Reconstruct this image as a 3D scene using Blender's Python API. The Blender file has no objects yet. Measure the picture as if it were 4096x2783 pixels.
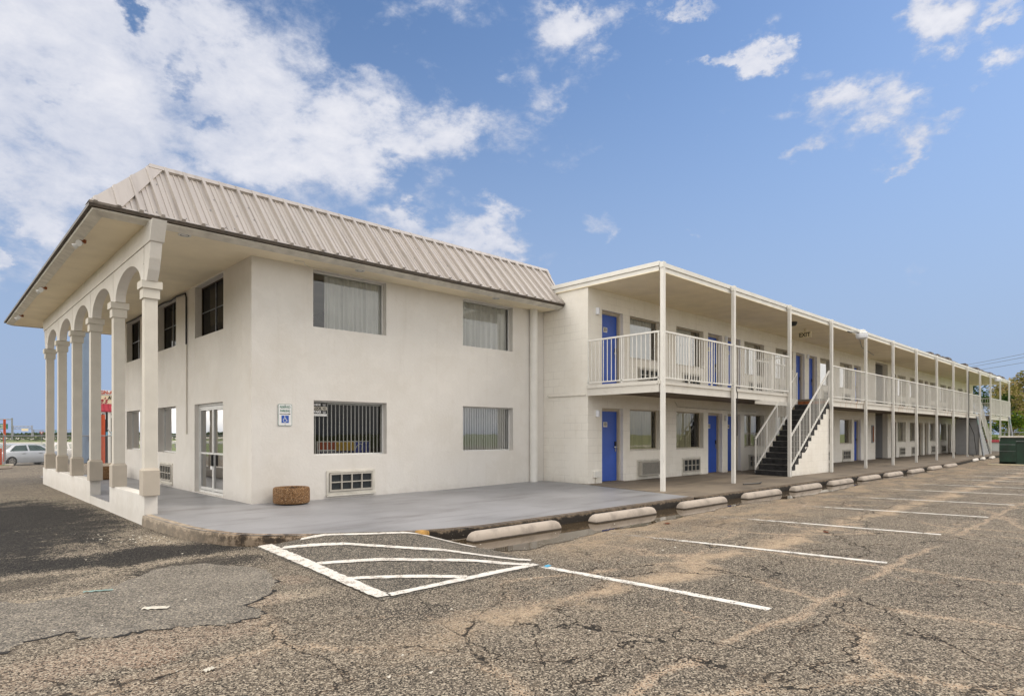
import bpy, bmesh, math, random
from mathutils import Vector, Matrix
from mathutils.geometry import tessellate_polygon
random.seed(7)
SC = bpy.context.scene
COL = SC.collection
PI = math.pi
H = 1.5                                    # eye height
R = math.radians

# ------------------------------------------------------------------ mesh helper
class MB:
    def __init__(s): s.v = []; s.f = []; s.mi = []; s.cur = 0
    def quad(s, *p):
        n = len(s.v); s.v += [tuple(q) for q in p]; s.f.append(tuple(range(n, n + len(p)))); s.mi.append(s.cur)
    def box(s, x0, x1, y0, y1, z0, z1):
        n = len(s.v)
        s.v += [(x0,y0,z0),(x1,y0,z0),(x1,y1,z0),(x0,y1,z0),(x0,y0,z1),(x1,y0,z1),(x1,y1,z1),(x0,y1,z1)]
        for f in ((0,3,2,1),(4,5,6,7),(0,1,5,4),(1,2,6,5),(2,3,7,6),(3,0,4,7)):
            s.f.append(tuple(n+i for i in f)); s.mi.append(s.cur)
    def bar(s, a, b, w, h=None, up=(0,0,1)):
        h = h or w; a = Vector(a); b = Vector(b); d = (b-a).normalized(); u = Vector(up)
        if abs(d.dot(u)) > .98: u = Vector((0,1,0))
        r = d.cross(u).normalized(); u = r.cross(d).normalized()
        n = len(s.v)
        for p in (a, b):
            for sx, sy in ((-1,-1),(1,-1),(1,1),(-1,1)): s.v.append(tuple(p + r*sx*w/2 + u*sy*h/2))
        for f in ((3,2,1,0),(4,5,6,7),(0,1,5,4),(1,2,6,5),(2,3,7,6),(3,0,4,7)):
            s.f.append(tuple(n+i for i in f)); s.mi.append(s.cur)
    def tube(s, pts, r, n=8, caps=True):
        pts = [Vector(p) for p in pts]; rr = r if isinstance(r, (list,tuple)) else [r]*len(pts)
        base = len(s.v); u0 = None
        for i, p in enumerate(pts):
            d = (pts[min(i+1,len(pts)-1)] - pts[max(i-1,0)]).normalized()
            if u0 is None: u0 = d.orthogonal().normalized()
            u = (u0 - d*u0.dot(d)).normalized(); u0 = u; w = d.cross(u)
            for k in range(n):
                a = 2*PI*k/n; s.v.append(tuple(p + (u*math.cos(a)+w*math.sin(a))*rr[i]))
        for i in range(len(pts)-1):
            for k in range(n):
                a = base+i*n+k; b = base+i*n+(k+1)%n
                s.f.append((a,b,b+n,a+n)); s.mi.append(s.cur)
        if caps:
            s.f.append(tuple(base+k for k in reversed(range(n)))); s.mi.append(s.cur)
            s.f.append(tuple(base+(len(pts)-1)*n+k for k in range(n))); s.mi.append(s.cur)
    def lathe(s, prof, cx, cy, n=24):
        base = len(s.v)
        for r, z in prof:
            for k in range(n):
                a = 2*PI*k/n; s.v.append((cx+r*math.cos(a), cy+r*math.sin(a), z))
        for i in range(len(prof)-1):
            for k in range(n):
                a = base+i*n+k; b = base+i*n+(k+1)%n
                s.f.append((a,b,b+n,a+n)); s.mi.append(s.cur)
    def poly(s, pts):                      # possibly concave, tessellated
        n = len(s.v); s.v += [tuple(p) for p in pts]
        for t in tessellate_polygon([[Vector(p) for p in pts]]):
            a, b, c = [Vector(pts[i]) for i in t]
            s.f.append(tuple(n+i for i in t)); s.mi.append(s.cur)
    def prism(s, pts, vec):                # polygon pts extruded along vec
        v = Vector(vec); q = [tuple(Vector(p)+v) for p in pts]; m = len(pts)
        s.poly(pts); s.poly(q)
        for i in range(m): s.quad(pts[i], pts[(i+1)%m], q[(i+1)%m], q[i])
    def build(s, name, mat, parent=None, smooth=False, recalc=True, bevel=0):
        me = bpy.data.meshes.new(name)
        off = Vector(WL.get(parent.name, (0,0,0))) if parent else Vector((0,0,0))
        me.from_pydata([tuple(Vector(p)-off) for p in s.v], [], s.f)
        mats = mat if isinstance(mat, list) else [mat]
        for m in mats: me.materials.append(m)
        if len(mats) > 1:
            for p, i in zip(me.polygons, s.mi): p.material_index = i
        if recalc or bevel:
            bm = bmesh.new(); bm.from_mesh(me)
            bmesh.ops.remove_doubles(bm, verts=bm.verts, dist=1e-5)
            bmesh.ops.recalc_face_normals(bm, faces=bm.faces)
            if bevel:
                es = [e for e in bm.edges if len(e.link_faces) == 2 and e.calc_face_angle(0) > .6]
                bmesh.ops.bevel(bm, geom=es, offset=bevel, segments=2, affect='EDGES', profile=.6)
            bm.to_mesh(me); bm.free()
        if smooth:
            me.polygons.foreach_set('use_smooth', [True]*len(me.polygons))
            try: me.set_sharp_from_angle(angle=R(40))
            except Exception: pass
        o = bpy.data.objects.new(name, me); COL.objects.link(o)
        if parent: o.parent = parent; WL[o.name] = WL.get(parent.name, (0,0,0))
        else: WL[o.name] = (0,0,0)
        return o
WL = {}
def tag(o, label=None, cat=None, group=None, kind=None):
    for k, v in (('label',label),('category',cat),('group',group),('kind',kind)):
        if v: o[k] = v
    return o
def thing(name, loc, label, cat, group=None):
    o = bpy.data.objects.new(name, None); o.empty_display_size = .1; o.location = loc; COL.objects.link(o); WL[o.name] = tuple(loc)
    return tag(o, label, cat, group)
def struct(o): o['kind'] = 'structure'; return o
def dup(root, loc, rotz=0, label=None):
    r = root.copy(); COL.objects.link(r); r.location = loc; r.rotation_euler = (0,0,rotz)
    if label: r['label'] = label
    for ch in list(root.children):
        c = ch.copy(); COL.objects.link(c); c.parent = r
        for gch in ch.children:
            d = gch.copy(); COL.objects.link(d); d.parent = c
    return r
def text(name, body, size, loc, rot, mat, parent=None, ext=.0015, sx=1.0, bold=0.0, align='CENTER', font_shear=0):
    cu = bpy.data.curves.new(name, 'FONT'); cu.body = body; cu.size = size; cu.extrude = ext; cu.align_x = align; cu.align_y = 'CENTER'
    cu.offset = bold; cu.shear = font_shear; cu.resolution_u = 3
    t = bpy.data.objects.new(name, cu); COL.objects.link(t)
    bpy.context.view_layer.update()
    me = bpy.data.meshes.new_from_object(t.evaluated_get(bpy.context.evaluated_depsgraph_get()))
    COL.objects.unlink(t); bpy.data.objects.remove(t)
    me.materials.clear(); me.materials.append(mat)
    o = bpy.data.objects.new(name, me); COL.objects.link(o)
    off = Vector(WL.get(parent.name, (0,0,0))) if parent else Vector((0,0,0))
    M = Matrix.Translation(Vector(loc)-off) @ Matrix.Rotation(rot[2],4,'Z') @ Matrix.Rotation(rot[0],4,'X') @ Matrix.Scale(sx,4,(1,0,0))
    me.transform(M)
    if parent: o.parent = parent
    WL[o.name] = tuple(off)
    return o
FY = (PI/2, 0, 0)            # lettering that faces -Y
FX = (PI/2, 0, -PI/2)        # lettering that faces -X

# ------------------------------------------------------------------ materials
class G:
    def __init__(s, m): s.t = m.node_tree; s.n = s.t.nodes; s.l = s.t.links
    def new(s, ty, **kw):
        n = s.n.new(ty)
        for k, v in kw.items(): setattr(n, k, v)
        return n
    def set(s, sock, v):
        if hasattr(v, 'is_output'): s.l.new(v, sock)
        elif v is not None:
            if sock.type in ('RGBA',) and len(v) == 3: v = (*v, 1)
            sock.default_value = v
    def m(s, op, a, b=None, c=None, clamp=False):
        n = s.new('ShaderNodeMath', operation=op, use_clamp=clamp)
        for i, v in enumerate((a,b,c)):
            if v is not None: s.set(n.inputs[i], v)
        return n.outputs[0]
    def vm(s, op, a, b=None):
        n = s.new('ShaderNodeVectorMath', operation=op); s.set(n.inputs[0], a)
        if b is not None: s.set(n.inputs[1], b)
        return n.outputs[0]
    def pos(s): return s.new('ShaderNodeNewGeometry').outputs['Position']
    def obj(s): return s.new('ShaderNodeTexCoord').outputs['Object']
    def sep(s, v):
        n = s.new('ShaderNodeSeparateXYZ'); s.set(n.inputs[0], v); return n.outputs
    def comb(s, x, y, z):
        n = s.new('ShaderNodeCombineXYZ')
        for i, v in enumerate((x,y,z)): s.set(n.inputs[i], v)
        return n.outputs[0]
    def noise(s, vec, scale, detail=4, rough=.55, dist=0):
        n = s.new('ShaderNodeTexNoise'); s.set(n.inputs['Vector'], vec); n.inputs['Scale'].default_value = scale
        n.inputs['Detail'].default_value = detail; n.inputs['Roughness'].default_value = rough; n.inputs['Distortion'].default_value = dist
        return n.outputs['Fac'], n.outputs['Color']
    def voro(s, vec, scale, feature='F1', rand=1):
        n = s.new('ShaderNodeTexVoronoi', feature=feature); s.set(n.inputs['Vector'], vec); n.inputs['Scale'].default_value = scale
        n.inputs['Randomness'].default_value = rand
        return n
    def ramp(s, fac, stops):
        n = s.new('ShaderNodeValToRGB'); s.set(n.inputs[0], fac); e = n.color_ramp.elements
        while len(e) < len(stops): e.new(.5)
        for i, (p, c) in enumerate(stops):
            e[i].position = p; e[i].color = (*c, 1) if hasattr(c, '__len__') else (c,c,c,1)
        return n.outputs[0]
    def mr(s, v, a, b, c=0, d=1, smooth=True):
        n = s.new('ShaderNodeMapRange'); n.interpolation_type = 'SMOOTHSTEP' if smooth else 'LINEAR'
        for i, q in enumerate((v,a,b,c,d)): s.set(n.inputs[i], q)
        return n.outputs[0]
    def mix(s, f, a, b, bt='MIX'):
        n = s.new('ShaderNodeMix', data_type='RGBA', blend_type=bt); s.set(n.inputs[0], f); s.set(n.inputs[6], a); s.set(n.inputs[7], b)
        return n.outputs[2]
    def bump(s, h, strength=.3, dist=.01, normal=None):
        n = s.new('ShaderNodeBump'); s.set(n.inputs['Height'], h); n.inputs['Strength'].default_value = strength; n.inputs['Distance'].default_value = dist
        if normal is not None: s.l.new(normal, n.inputs['Normal'])
        return n.outputs[0]
def newmat(name):
    m = bpy.data.materials.new(name); m.use_nodes = True; m.node_tree.nodes.clear(); g = G(m)
    out = g.new('ShaderNodeOutputMaterial'); return m, g, out
def princ(g, out, col, rough=.6, metal=0, normal=None, spec=.5):
    p = g.new('ShaderNodeBsdfPrincipled'); g.set(p.inputs['Base Color'], col); g.set(p.inputs['Roughness'], rough)
    p.inputs['Metallic'].default_value = metal; p.inputs['Specular IOR Level'].default_value = spec
    if normal is not None: g.l.new(normal, p.inputs['Normal'])
    g.l.new(p.outputs[0], out.inputs['Surface']); return p
def simple(name, col, rough=.6, metal=0, var=.12, scale=6, bump=0, bscale=120, spec=.5):
    m, g, out = newmat(name); P = g.pos()
    f, _ = g.noise(P, scale, 5); dark = tuple(c*(1-var*1.6) for c in col); lite = tuple(min(1,c*(1+var)) for c in col)
    c = g.ramp(f, [(.28,dark),(.72,lite)])
    nrm = None
    if bump: nrm = g.bump(g.noise(P, bscale, 3)[0], bump, .01)
    princ(g, out, c, rough, metal, nrm, spec); return m
M = {}
# painted stucco of the lobby block
def wallmat(name, base, brick=False, streak=.22):
    m, g, out = newmat(name); P = g.pos(); X, Y, Z = g.sep(P)
    n1, _ = g.noise(P, .9, 6, .6); n2, _ = g.noise(P, 7, 4, .6)
    u = g.m('ADD', X, Y)
    drip, _ = g.noise(g.comb(g.m('MULTIPLY', u, 5), g.m('MULTIPLY', u, 1.3), g.m('MULTIPLY', Z, .35)), 1.0, 5, .6)
    c = g.mix(g.mr(n1, .42, .72), base, tuple(b*k for b, k in zip(base, (.945,.935,.915))))
    c = g.mix(g.m('MULTIPLY', g.mr(drip, .53, .8), streak), c, tuple(b*k for b, k in zip(base, (.74,.71,.65))))
    c = g.mix(g.m('MULTIPLY', g.mr(n2, .58, .75), .25), c, tuple(b*.86 for b in base))
    n4, _ = g.noise(P, 2.1, 5, .65); c = g.mix(g.m('MULTIPLY', g.mr(n4, .52, .60), .22), c, tuple(min(1,b*1.12) for b in base)); c = g.mix(g.m('MULTIPLY', g.mr(n4, .44, .36), .16), c, tuple(b*k for b, k in zip(base,(.86,.83,.79))))
    # splash dirt close to the floor
    sp = g.m('MULTIPLY', g.mr(g.m('ADD', Z, g.m('MULTIPLY', n2, .5)), .62, .34), .22)
    c = g.mix(sp, c, (.40,.37,.33))
    cell = g.voro(P, 2.3); vd = g.sep(cell.outputs['Color'])[0]
    pick = g.m('MULTIPLY', g.m('GREATER_THAN', vd, .9), g.mr(cell.outputs['Distance'], .045, .02))
    c = g.mix(g.m('MULTIPLY', pick, .55), c, (.25,.22,.19))
    h = g.m('ADD', g.m('MULTIPLY', g.noise(P, 22, 4)[0], .8), g.m('MULTIPLY', g.noise(P, 140, 3)[0], .3))
    nrm = g.bump(h, .22, .02)
    if brick:
        b = g.new('ShaderNodeTexBrick'); b.inputs['Scale'].default_value = 1
        b.inputs['Brick Width'].default_value = .4; b.inputs['Row Height'].default_value = .2
        b.inputs['Mortar Size'].default_value = .006; b.inputs['Mortar Smooth'].default_value = .35; b.offset = .5
        for k in ('Color1','Color2'): b.inputs[k].default_value = (1,1,1,1)
        b.inputs['Mortar'].default_value = (0,0,0,1)
        w = g.noise(P, 1.7, 2)[0]
        g.set(b.inputs['Vector'], g.comb(u, g.m('ADD', Z, g.m('MULTIPLY', w, .012)), 0))
        lin = g.sep(b.outputs['Color'])[0]
        seam = g.m('MULTIPLY', g.m('SUBTRACT', 1, lin), g.mr(g.noise(P, 1.1, 3)[0], .40, .62))
        c = g.mix(g.m('MULTIPLY', seam, .35), c, (.42,.40,.36))
        nrm = g.bump(lin, .35, .008, nrm)
    princ(g, out, c, .85, 0, nrm, .25); return m
M['stucco'] = wallmat('stucco', (.735,.708,.672))
M['block'] = wallmat('block', (.90,.865,.80), True, .3)
M['soffit'] = simple('soffit', (.90,.81,.62), .8, var=.06, scale=1.5, bump=.05)
M['white'] = simple('white', (.80,.785,.745), .5, var=.05, scale=3, spec=.35)
M['dirtywhite'] = simple('dirtywhite', (.68,.65,.585), .6, var=.14, scale=5)
M['pedestal'] = simple('pedestal', (.50,.445,.375), .85, var=.06, scale=3, bump=.12)
M['shaft'] = simple('shaft', (.66,.625,.56), .85, var=.05, scale=3, bump=.12)
M['beige'] = simple('beige', (.50,.44,.35), .55, var=.06)
M['browntrim'] = simple('browntrim', (.045,.028,.013), .5, var=.3, scale=10)
M['blue'] = simple('blue', (.03,.10,.50), .42, var=.10, scale=2)
M['number'] = simple('number', (.78,.75,.68), .5, var=.04)
M['black'] = simple('black', (.012,.012,.013), .5, var=.1)
M['darkgrille'] = simple('darkgrille', (.016,.022,.026), .5, var=.4, scale=30)
M['chrome'] = simple('chrome', (.55,.53,.50), .25, 1, var=.05)
M['alu'] = simple('alu', (.70,.70,.69), .4, .0, var=.05, scale=8)
M['greymetal'] = simple('greymetal', (.30,.31,.33), .45, .6, var=.15, scale=12)
M['interior'] = simple('interior', (.10,.09,.08), .9, var=.1)
M['greyblock'] = simple('greyblock', (.40,.405,.42), .85, var=.06, scale=3, bump=.08)
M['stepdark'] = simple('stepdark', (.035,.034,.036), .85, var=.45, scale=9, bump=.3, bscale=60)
M['stepnose'] = simple('stepnose', (.13,.125,.12), .85, var=.3, scale=12)
M['ptac'] = simple('ptac', (.47,.44,.39), .6, var=.06)
M['lampglass'] = simple('lampglass', (.78,.80,.86), .3, var=.02)
M['paper'] = simple('paper', (.62,.58,.50), .8, var=.1, scale=20)
M['signwhite'] = simple('signwhite', (.78,.78,.78), .4, var=.03)
M['signgreen'] = simple('signgreen', (.02,.16,.10), .45, var=.05)
M['signblue'] = simple('signblue', (.02,.09,.42), .45, var=.05)
M['soil'] = simple('soil', (.035,.02,.015), .95, var=.4, scale=40, bump=.6, bscale=60)
M['rust'] = simple('rust', (.28,.09,.03), .85, var=.4, scale=9)
M['trash_red'] = simple('orange', (.50,.075,.02), .6, var=.1)
M['red'] = simple('red', (.36,.02,.04), .5, var=.08)
M['rubber'] = simple('rubber', (.02,.02,.02), .8, var=.1)
M['silver'] = simple('silver', (.50,.53,.57), .3, .25, var=.05)
M['carwhite'] = simple('carwhite', (.72,.70,.68), .3, .0, var=.03)
M['tint'] = simple('tint', (.05,.085,.075), .12, 0, var=.3, scale=3)
M['green_dump'] = simple('dumpster_green', (.005,.030,.016), .4, var=.4, scale=2.2)
M['green_dark'] = simple('dumpster_dark', (.006,.016,.011), .55, var=.4, scale=4)
M['wood'] = simple('trunk', (.10,.075,.055), .9, var=.3, scale=9, bump=.5, bscale=20)
M['tankblue'] = simple('pole_blue', (.22,.29,.40), .5, var=.08, scale=1)
M['creamsign'] = simple('creamsign', (.75,.66,.46), .5, var=.04)
M['concreteroad'] = simple('concreteroad', (.55,.50,.43), .85, var=.08)

def roofmat():
    m, g, out = newmat('roof_metal'); P = g.pos(); X, Y, Z = g.sep(P)
    st, _ = g.noise(g.comb(g.m('MULTIPLY', X, 9), g.m('MULTIPLY', Y, .6), g.m('MULTIPLY', Z, .5)), 1, 4, .6)
    n, _ = g.noise(P, 1.2, 4)
    c = g.mix(g.mr(st, .45, .75), (.50,.455,.42), (.39,.35,.32)); c = g.mix(g.m('MULTIPLY', g.mr(n, .5, .75), .4), c, (.46,.43,.40))
    princ(g, out, c, .38, .15, None, .5); return m
M['roof'] = roofmat()
def fasciamat():
    m, g, out = newmat('deck_fascia'); P = g.pos(); X, Y, Z = g.sep(P)
    n, _ = g.noise(g.comb(g.m('MULTIPLY', X, 6), 0, g.m('MULTIPLY', Z, .8)), 1, 5, .65)
    zone, _ = g.noise(g.comb(g.m('MULTIPLY', X, .33), 3, 0), 1, 1)
    far = g.mr(X, 21, 24)
    r = g.m('MULTIPLY', g.m('MULTIPLY', g.mr(n, .50, .68), g.mr(zone, .42, .6)), g.m('MULTIPLY', far, .85))
    c = g.mix(r, (.74,.71,.655), (.50,.27,.12))
    n2, _ = g.noise(P, 5, 5); c = g.mix(g.m('MULTIPLY', g.mr(n2, .5, .8), .35), c, (.50,.46,.40))
    princ(g, out, c, .6); return m
M['fascia'] = fasciamat()
def glassmat(name, tint=(.75,.8,.78), refl=1.0, ior=1.5, rough=.0):
    m, g, out = newmat(name)
    t = g.new('ShaderNodeBsdfTransparent'); g.set(t.inputs[0], tint)
    gl = g.new('ShaderNodeBsdfGlossy'); gl.inputs['Roughness'].default_value = rough; g.set(gl.inputs['Color'], (1,1,1))
    fr = g.new('ShaderNodeFresnel'); fr.inputs[0].default_value = ior
    P = g.pos(); nrm = g.bump(g.noise(P, 1.6, 2)[0], .02, .05); g.l.new(nrm, gl.inputs['Normal'])
    f = g.m('MULTIPLY', fr.outputs[0], refl, clamp=True)
    mx = g.new('ShaderNodeMixShader'); g.l.new(f, mx.inputs[0]); g.l.new(t.outputs[0], mx.inputs[1]); g.l.new(gl.outputs[0], mx.inputs[2])
    g.l.new(mx.outputs[0], out.inputs[0]); return m
M['glass'] = glassmat('glass', (1,1,1), 2.4)
M['glassdark'] = glassmat('glassdark', (.015,.012,.01), .10)
M['glassdoor'] = glassmat('glassdoor', (.32,.30,.27), .55)
M['glassfront'] = glassmat('glassfront', (.85,.85,.83), 1.3)
M['glasswing'] = glassmat('glasswing', (1,1,.98), 1.7)
M['glassplain'] = glassmat('glassplain', (.8,.8,.78), .6)
M['glassrefl'] = glassmat('glassrefl', (.98,1,1), 3.4)
def curtain(name, col, trans=.25):
    m, g, out = newmat(name); P = g.pos(); X, Y, Z = g.sep(P)
    u = g.m('ADD', X, Y)
    f, _ = g.noise(g.comb(g.m('MULTIPLY', u, 14), 0, g.m('MULTIPLY', Z, .5)), 1, 3)
    c = g.ramp(f, [(.3, tuple(q*.74 for q in col)), (.7, col)])
    d = g.new('ShaderNodeBsdfDiffuse'); g.set(d.inputs[0], c); t = g.new('ShaderNodeBsdfTranslucent'); g.set(t.inputs[0], c)
    mx = g.new('ShaderNodeMixShader'); mx.inputs[0].default_value = trans
    g.l.new(d.outputs[0], mx.inputs[1]); g.l.new(t.outputs[0], mx.inputs[2]); g.l.new(mx.outputs[0], out.inputs[0]); return m
M['sheer'] = curtain('sheer', (.93,.95,.90), .1); M['drape'] = curtain('drape', (.80,.77,.52)); M['blind'] = curtain('blind', (.94,.94,.92), .08)
def paintmat():
    m, g, out = newmat('marking_paint'); P = g.pos()
    n, _ = g.noise(P, 9, 6, .7); a, _ = g.noise(P, 55, 3, .6)
    wear = g.mr(g.m('ADD', g.m('MULTIPLY', n, .55), g.m('MULTIPLY', a, .45)), .515, .575)
    c = g.mix(n, (.78,.75,.70), (.62,.58,.52)); c = g.mix(g.m('MULTIPLY', wear, .8), c, (.24,.20,.165))
    princ(g, out, c, .7, 0, g.bump(a, .3, .01)); return m
M['paint'] = paintmat()
def wornpaint():
    m, g, out = newmat('worn_paint'); P = g.pos(); X, Y, Z = g.sep(P)
    n, _ = g.noise(P, 5, 6, .7); a, _ = g.noise(P, 55, 3, .6)
    w = g.m('ADD', g.m('ADD', g.m('MULTIPLY', n, .5), g.m('MULTIPLY', a, .4)), g.mr(Y, 3.9, 6.1, 0, .16))
    wear = g.mr(w, .475, .545)
    t = g.new('ShaderNodeBsdfTransparent')
    p = g.new('ShaderNodeBsdfPrincipled'); g.set(p.inputs['Base Color'], g.mix(n, (.78,.75,.70), (.64,.60,.54))); p.inputs['Roughness'].default_value = .75
    mx = g.new('ShaderNodeMixShader'); g.l.new(g.m('MULTIPLY', wear, .92), mx.inputs[0]); g.l.new(p.outputs[0], mx.inputs[1]); g.l.new(t.outputs[0], mx.inputs[2])
    g.l.new(mx.outputs[0], out.inputs[0]); return m
M['wornpaint'] = wornpaint()

def asphalt(name, mode='lot'):
    m, g, out = newmat(name); P = g.pos(); X, Y, Z = g.sep(P)
    big, bigc = g.noise(P, .28, 5, .55); mid, _ = g.noise(P, 1.6, 6, .6); fine, _ = g.noise(P, 11, 5, .65)
    ag = g.voro(P, 98); agv = g.sep(ag.outputs['Color'])[0]
    ag2 = g.voro(P, 170); agv2 = g.sep(ag2.outputs['Color'])[1]
    if mode == 'lot':
        c = g.mix(g.mr(mid, .34, .66), (.090,.076,.060), (.172,.146,.114))
        c = g.mix(g.m('MULTIPLY', g.mr(big, .40, .64), .65), c, (.235,.190,.14))
    elif mode == 'patch':
        c = g.mix(g.mr(mid, .3, .7), (.125,.115,.10), (.20,.182,.157))
    else:
        c = g.mix(g.mr(mid, .3, .7), (.060,.056,.050), (.105,.098,.086))
    if mode == 'lot':
        BN = g.m('ADD', g.m('MULTIPLY', g.m('SUBTRACT', mid, .5), 2.2), g.m('ADD', g.m('MULTIPLY', g.m('SUBTRACT', fine, .5), 1.6), g.m('MULTIPLY', g.m('SUBTRACT', agv, .5), .55)))
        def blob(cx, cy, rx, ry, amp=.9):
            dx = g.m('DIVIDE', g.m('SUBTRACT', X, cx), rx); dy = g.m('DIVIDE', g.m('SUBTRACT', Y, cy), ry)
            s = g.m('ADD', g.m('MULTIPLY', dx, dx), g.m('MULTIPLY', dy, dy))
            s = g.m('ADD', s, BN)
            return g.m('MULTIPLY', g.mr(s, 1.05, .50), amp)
        # dusty tan films where cars drip and where water dries up
        wob = g.m('MULTIPLY', g.m('SUBTRACT', g.noise(P, .8, 4)[0], .5), 1.3)
        yy = g.m('ADD', Y, wob)
        band = g.mr(g.m('ABSOLUTE', g.m('SUBTRACT', yy, 3.7)), .38, .02)
        band = g.m('MULTIPLY', g.m('MULTIPLY', band, g.mr(X, 1.5, 4)), g.mr(mid, .36, .56, .15, .95)); c = g.mix(band, c, (.52,.39,.265))
        dry = g.m('MULTIPLY', g.mr(yy, 4.1, 5.4), g.mr(X, 4.8, 6.6))
        dryn = g.m('MULTIPLY', dry, g.mr(g.noise(g.comb(X, g.m('MULTIPLY', Y, 2), 0), .8, 5, .6)[0], .40, .60, .2, .95)); c = g.mix(dryn, c, (.40,.30,.20)); dust = g.m('MAXIMUM', band, dryn)
        # red-brown wash
        red = g.m('MULTIPLY', g.mr(g.noise(P, .5, 5, .6)[0], .52, .7), .55)
        c = g.mix(g.m('MULTIPLY', red, dry), c, (.13,.078,.045))
        # damp black stains by the portico
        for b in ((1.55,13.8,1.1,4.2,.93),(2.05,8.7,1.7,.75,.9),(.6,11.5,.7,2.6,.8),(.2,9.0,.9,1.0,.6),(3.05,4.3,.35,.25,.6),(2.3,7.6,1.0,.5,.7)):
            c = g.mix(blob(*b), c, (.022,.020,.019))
        for b in ((1.4,8.0,1.6,.5,.7),(1.55,7.0,.8,.28,.8),(2.4,9.6,.35,.9,.7),(-.6,17,3.5,5,.6),(.5,6.95,.9,.25,.8),(2.45,5.6,.5,.22,.8)):
            c = g.mix(blob(*b), c, (.38,.315,.235))
        c = g.mix(blob(1.12,4.75,.20,.26,.5), c, (.26,.14,.085))
        for b in ((1.3,5.0,.9,.42,.6),(.5,4.9,.7,.35,.55),(1.0,4.2,.8,.25,.45),(2.2,5.6,.35,.2,.6),(2.75,6.2,.2,.3,.5)): c = g.mix(blob(*b), c, (.36,.265,.195))
        # cracks
        dn = g.vm('SCALE', g.vm('SUBTRACT', g.noise(P, 1.1, 5, .65)[1], (.5,.5,.5)))
        dn.node.inputs['Scale'].default_value = .6
        dd = g.vm('SCALE', g.vm('SUBTRACT', g.noise(P, 9, 3, .6)[1], (.5,.5,.5))); dd.node.inputs['Scale'].default_value = .10
        Q = g.vm('ADD', g.vm('ADD', P, dn), dd)
        v1 = g.voro(Q, .40, 'DISTANCE_TO_EDGE').outputs['Distance']
        v2 = g.voro(g.vm('ADD', Q, (3.3,7.1,0)), .95, 'DISTANCE_TO_EDGE').outputs['Distance']
        fill = g.noise(P, .7, 3)[0]
        tan = g.m('MULTIPLY', g.m('MAXIMUM', g.mr(v1, .026, .004), g.m('MULTIPLY', g.mr(v2, .016, .004), .7)), g.mr(fill, .42, .52))
        tan = g.m('MULTIPLY', tan, g.mr(fine, .30, .55, .25, 1))
        near = g.mr(Y, 6, 4.2)
        c = g.mix(g.m('MULTIPLY', g.m('MULTIPLY', tan, near), .85), c, (.56,.415,.29))
        lip = g.mr(v1, .07, .02); c = g.mix(g.m('MULTIPLY', g.m('MULTIPLY', lip, near), .25), c, (.36,.275,.19))
        dk = g.m('MULTIPLY', g.m('MULTIPLY', g.mr(v1, .0075, .002), g.mr(fill, .54, .46)), g.mr(g.noise(P, 3.1, 4, .65)[0], .40, .56, .12, 1))
        dk2 = g.m('MULTIPLY', g.mr(v2, .0085, .003), g.mr(g.noise(P, .6, 2)[0], .43, .52))
        thinx = g.mr(g.m('ABSOLUTE', g.m('SUBTRACT', g.m('ADD', Y, g.m('MULTIPLY', g.m('SUBTRACT', g.noise(P, 1.6, 5)[0], .5), .35)), 2.13)), .075, .015)
        c = g.mix(g.m('MULTIPLY', g.m('MULTIPLY', thinx, g.mr(fill, .36, .5)), .8), c, (.54,.40,.28))
        crack = g.m('MULTIPLY', g.m('MAXIMUM', dk, dk2), near, clamp=True)
    else:
        crack = g.m('MULTIPLY', g.mr(g.voro(g.vm('ADD', P, g.noise(P, 2, 4)[1]), .5, 'DISTANCE_TO_EDGE').outputs['Distance'], .006, .001), .3)
    # aggregate: pale and dark stones showing in the worn binder
    amt = 1.0 if mode == 'lot' else .6
    S = (lambda v: g.m('MULTIPLY', v, g.m('SUBTRACT', 1, g.m('MULTIPLY', dust, .55)))) if mode == 'lot' else (lambda v: v)
    c = g.mix(S(g.m('MULTIPLY', g.mr(agv, .74, .82), .75*amt)), c, (.61,.525,.41))
    c = g.mix(S(g.m('MULTIPLY', g.mr(agv, .34, .22), .95*amt)), c, (.014,.013,.012))
    c = g.mix(g.m('MULTIPLY', g.mr(agv2, .84, .92), .55*amt), c, (.46,.38,.30))
    c = g.mix(g.m('MULTIPLY', g.mr(fine, .50, .26), .55*amt), c, (.045,.040,.036))
    if mode == 'lot':
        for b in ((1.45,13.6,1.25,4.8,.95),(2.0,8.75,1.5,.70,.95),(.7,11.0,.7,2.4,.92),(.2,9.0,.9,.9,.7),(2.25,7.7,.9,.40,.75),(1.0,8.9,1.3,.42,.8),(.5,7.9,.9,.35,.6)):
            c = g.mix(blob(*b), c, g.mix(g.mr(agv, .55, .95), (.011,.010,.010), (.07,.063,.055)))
    c = g.mix(g.m('MULTIPLY', crack, .92), c, (.012,.011,.010))
    hgt = g.m('ADD', g.m('MULTIPLY', ag.outputs['Distance'], -.7), g.m('MULTIPLY', fine, 1.3)); hgt = g.m('SUBTRACT', hgt, g.m('MULTIPLY', crack, 2.5))
    princ(g, out, c, .88, 0, g.bump(hgt, .9 if mode == 'lot' else .4, .018), .25); return m
M['tar'] = simple('tar', (.018,.016,.015), .9, var=.5, scale=30, bump=.5)
M['asphalt'] = asphalt('asphalt'); M['patch'] = asphalt('asphalt_patch', 'patch'); M['ramp'] = asphalt('asphalt_ramp', 'ramp')
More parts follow.
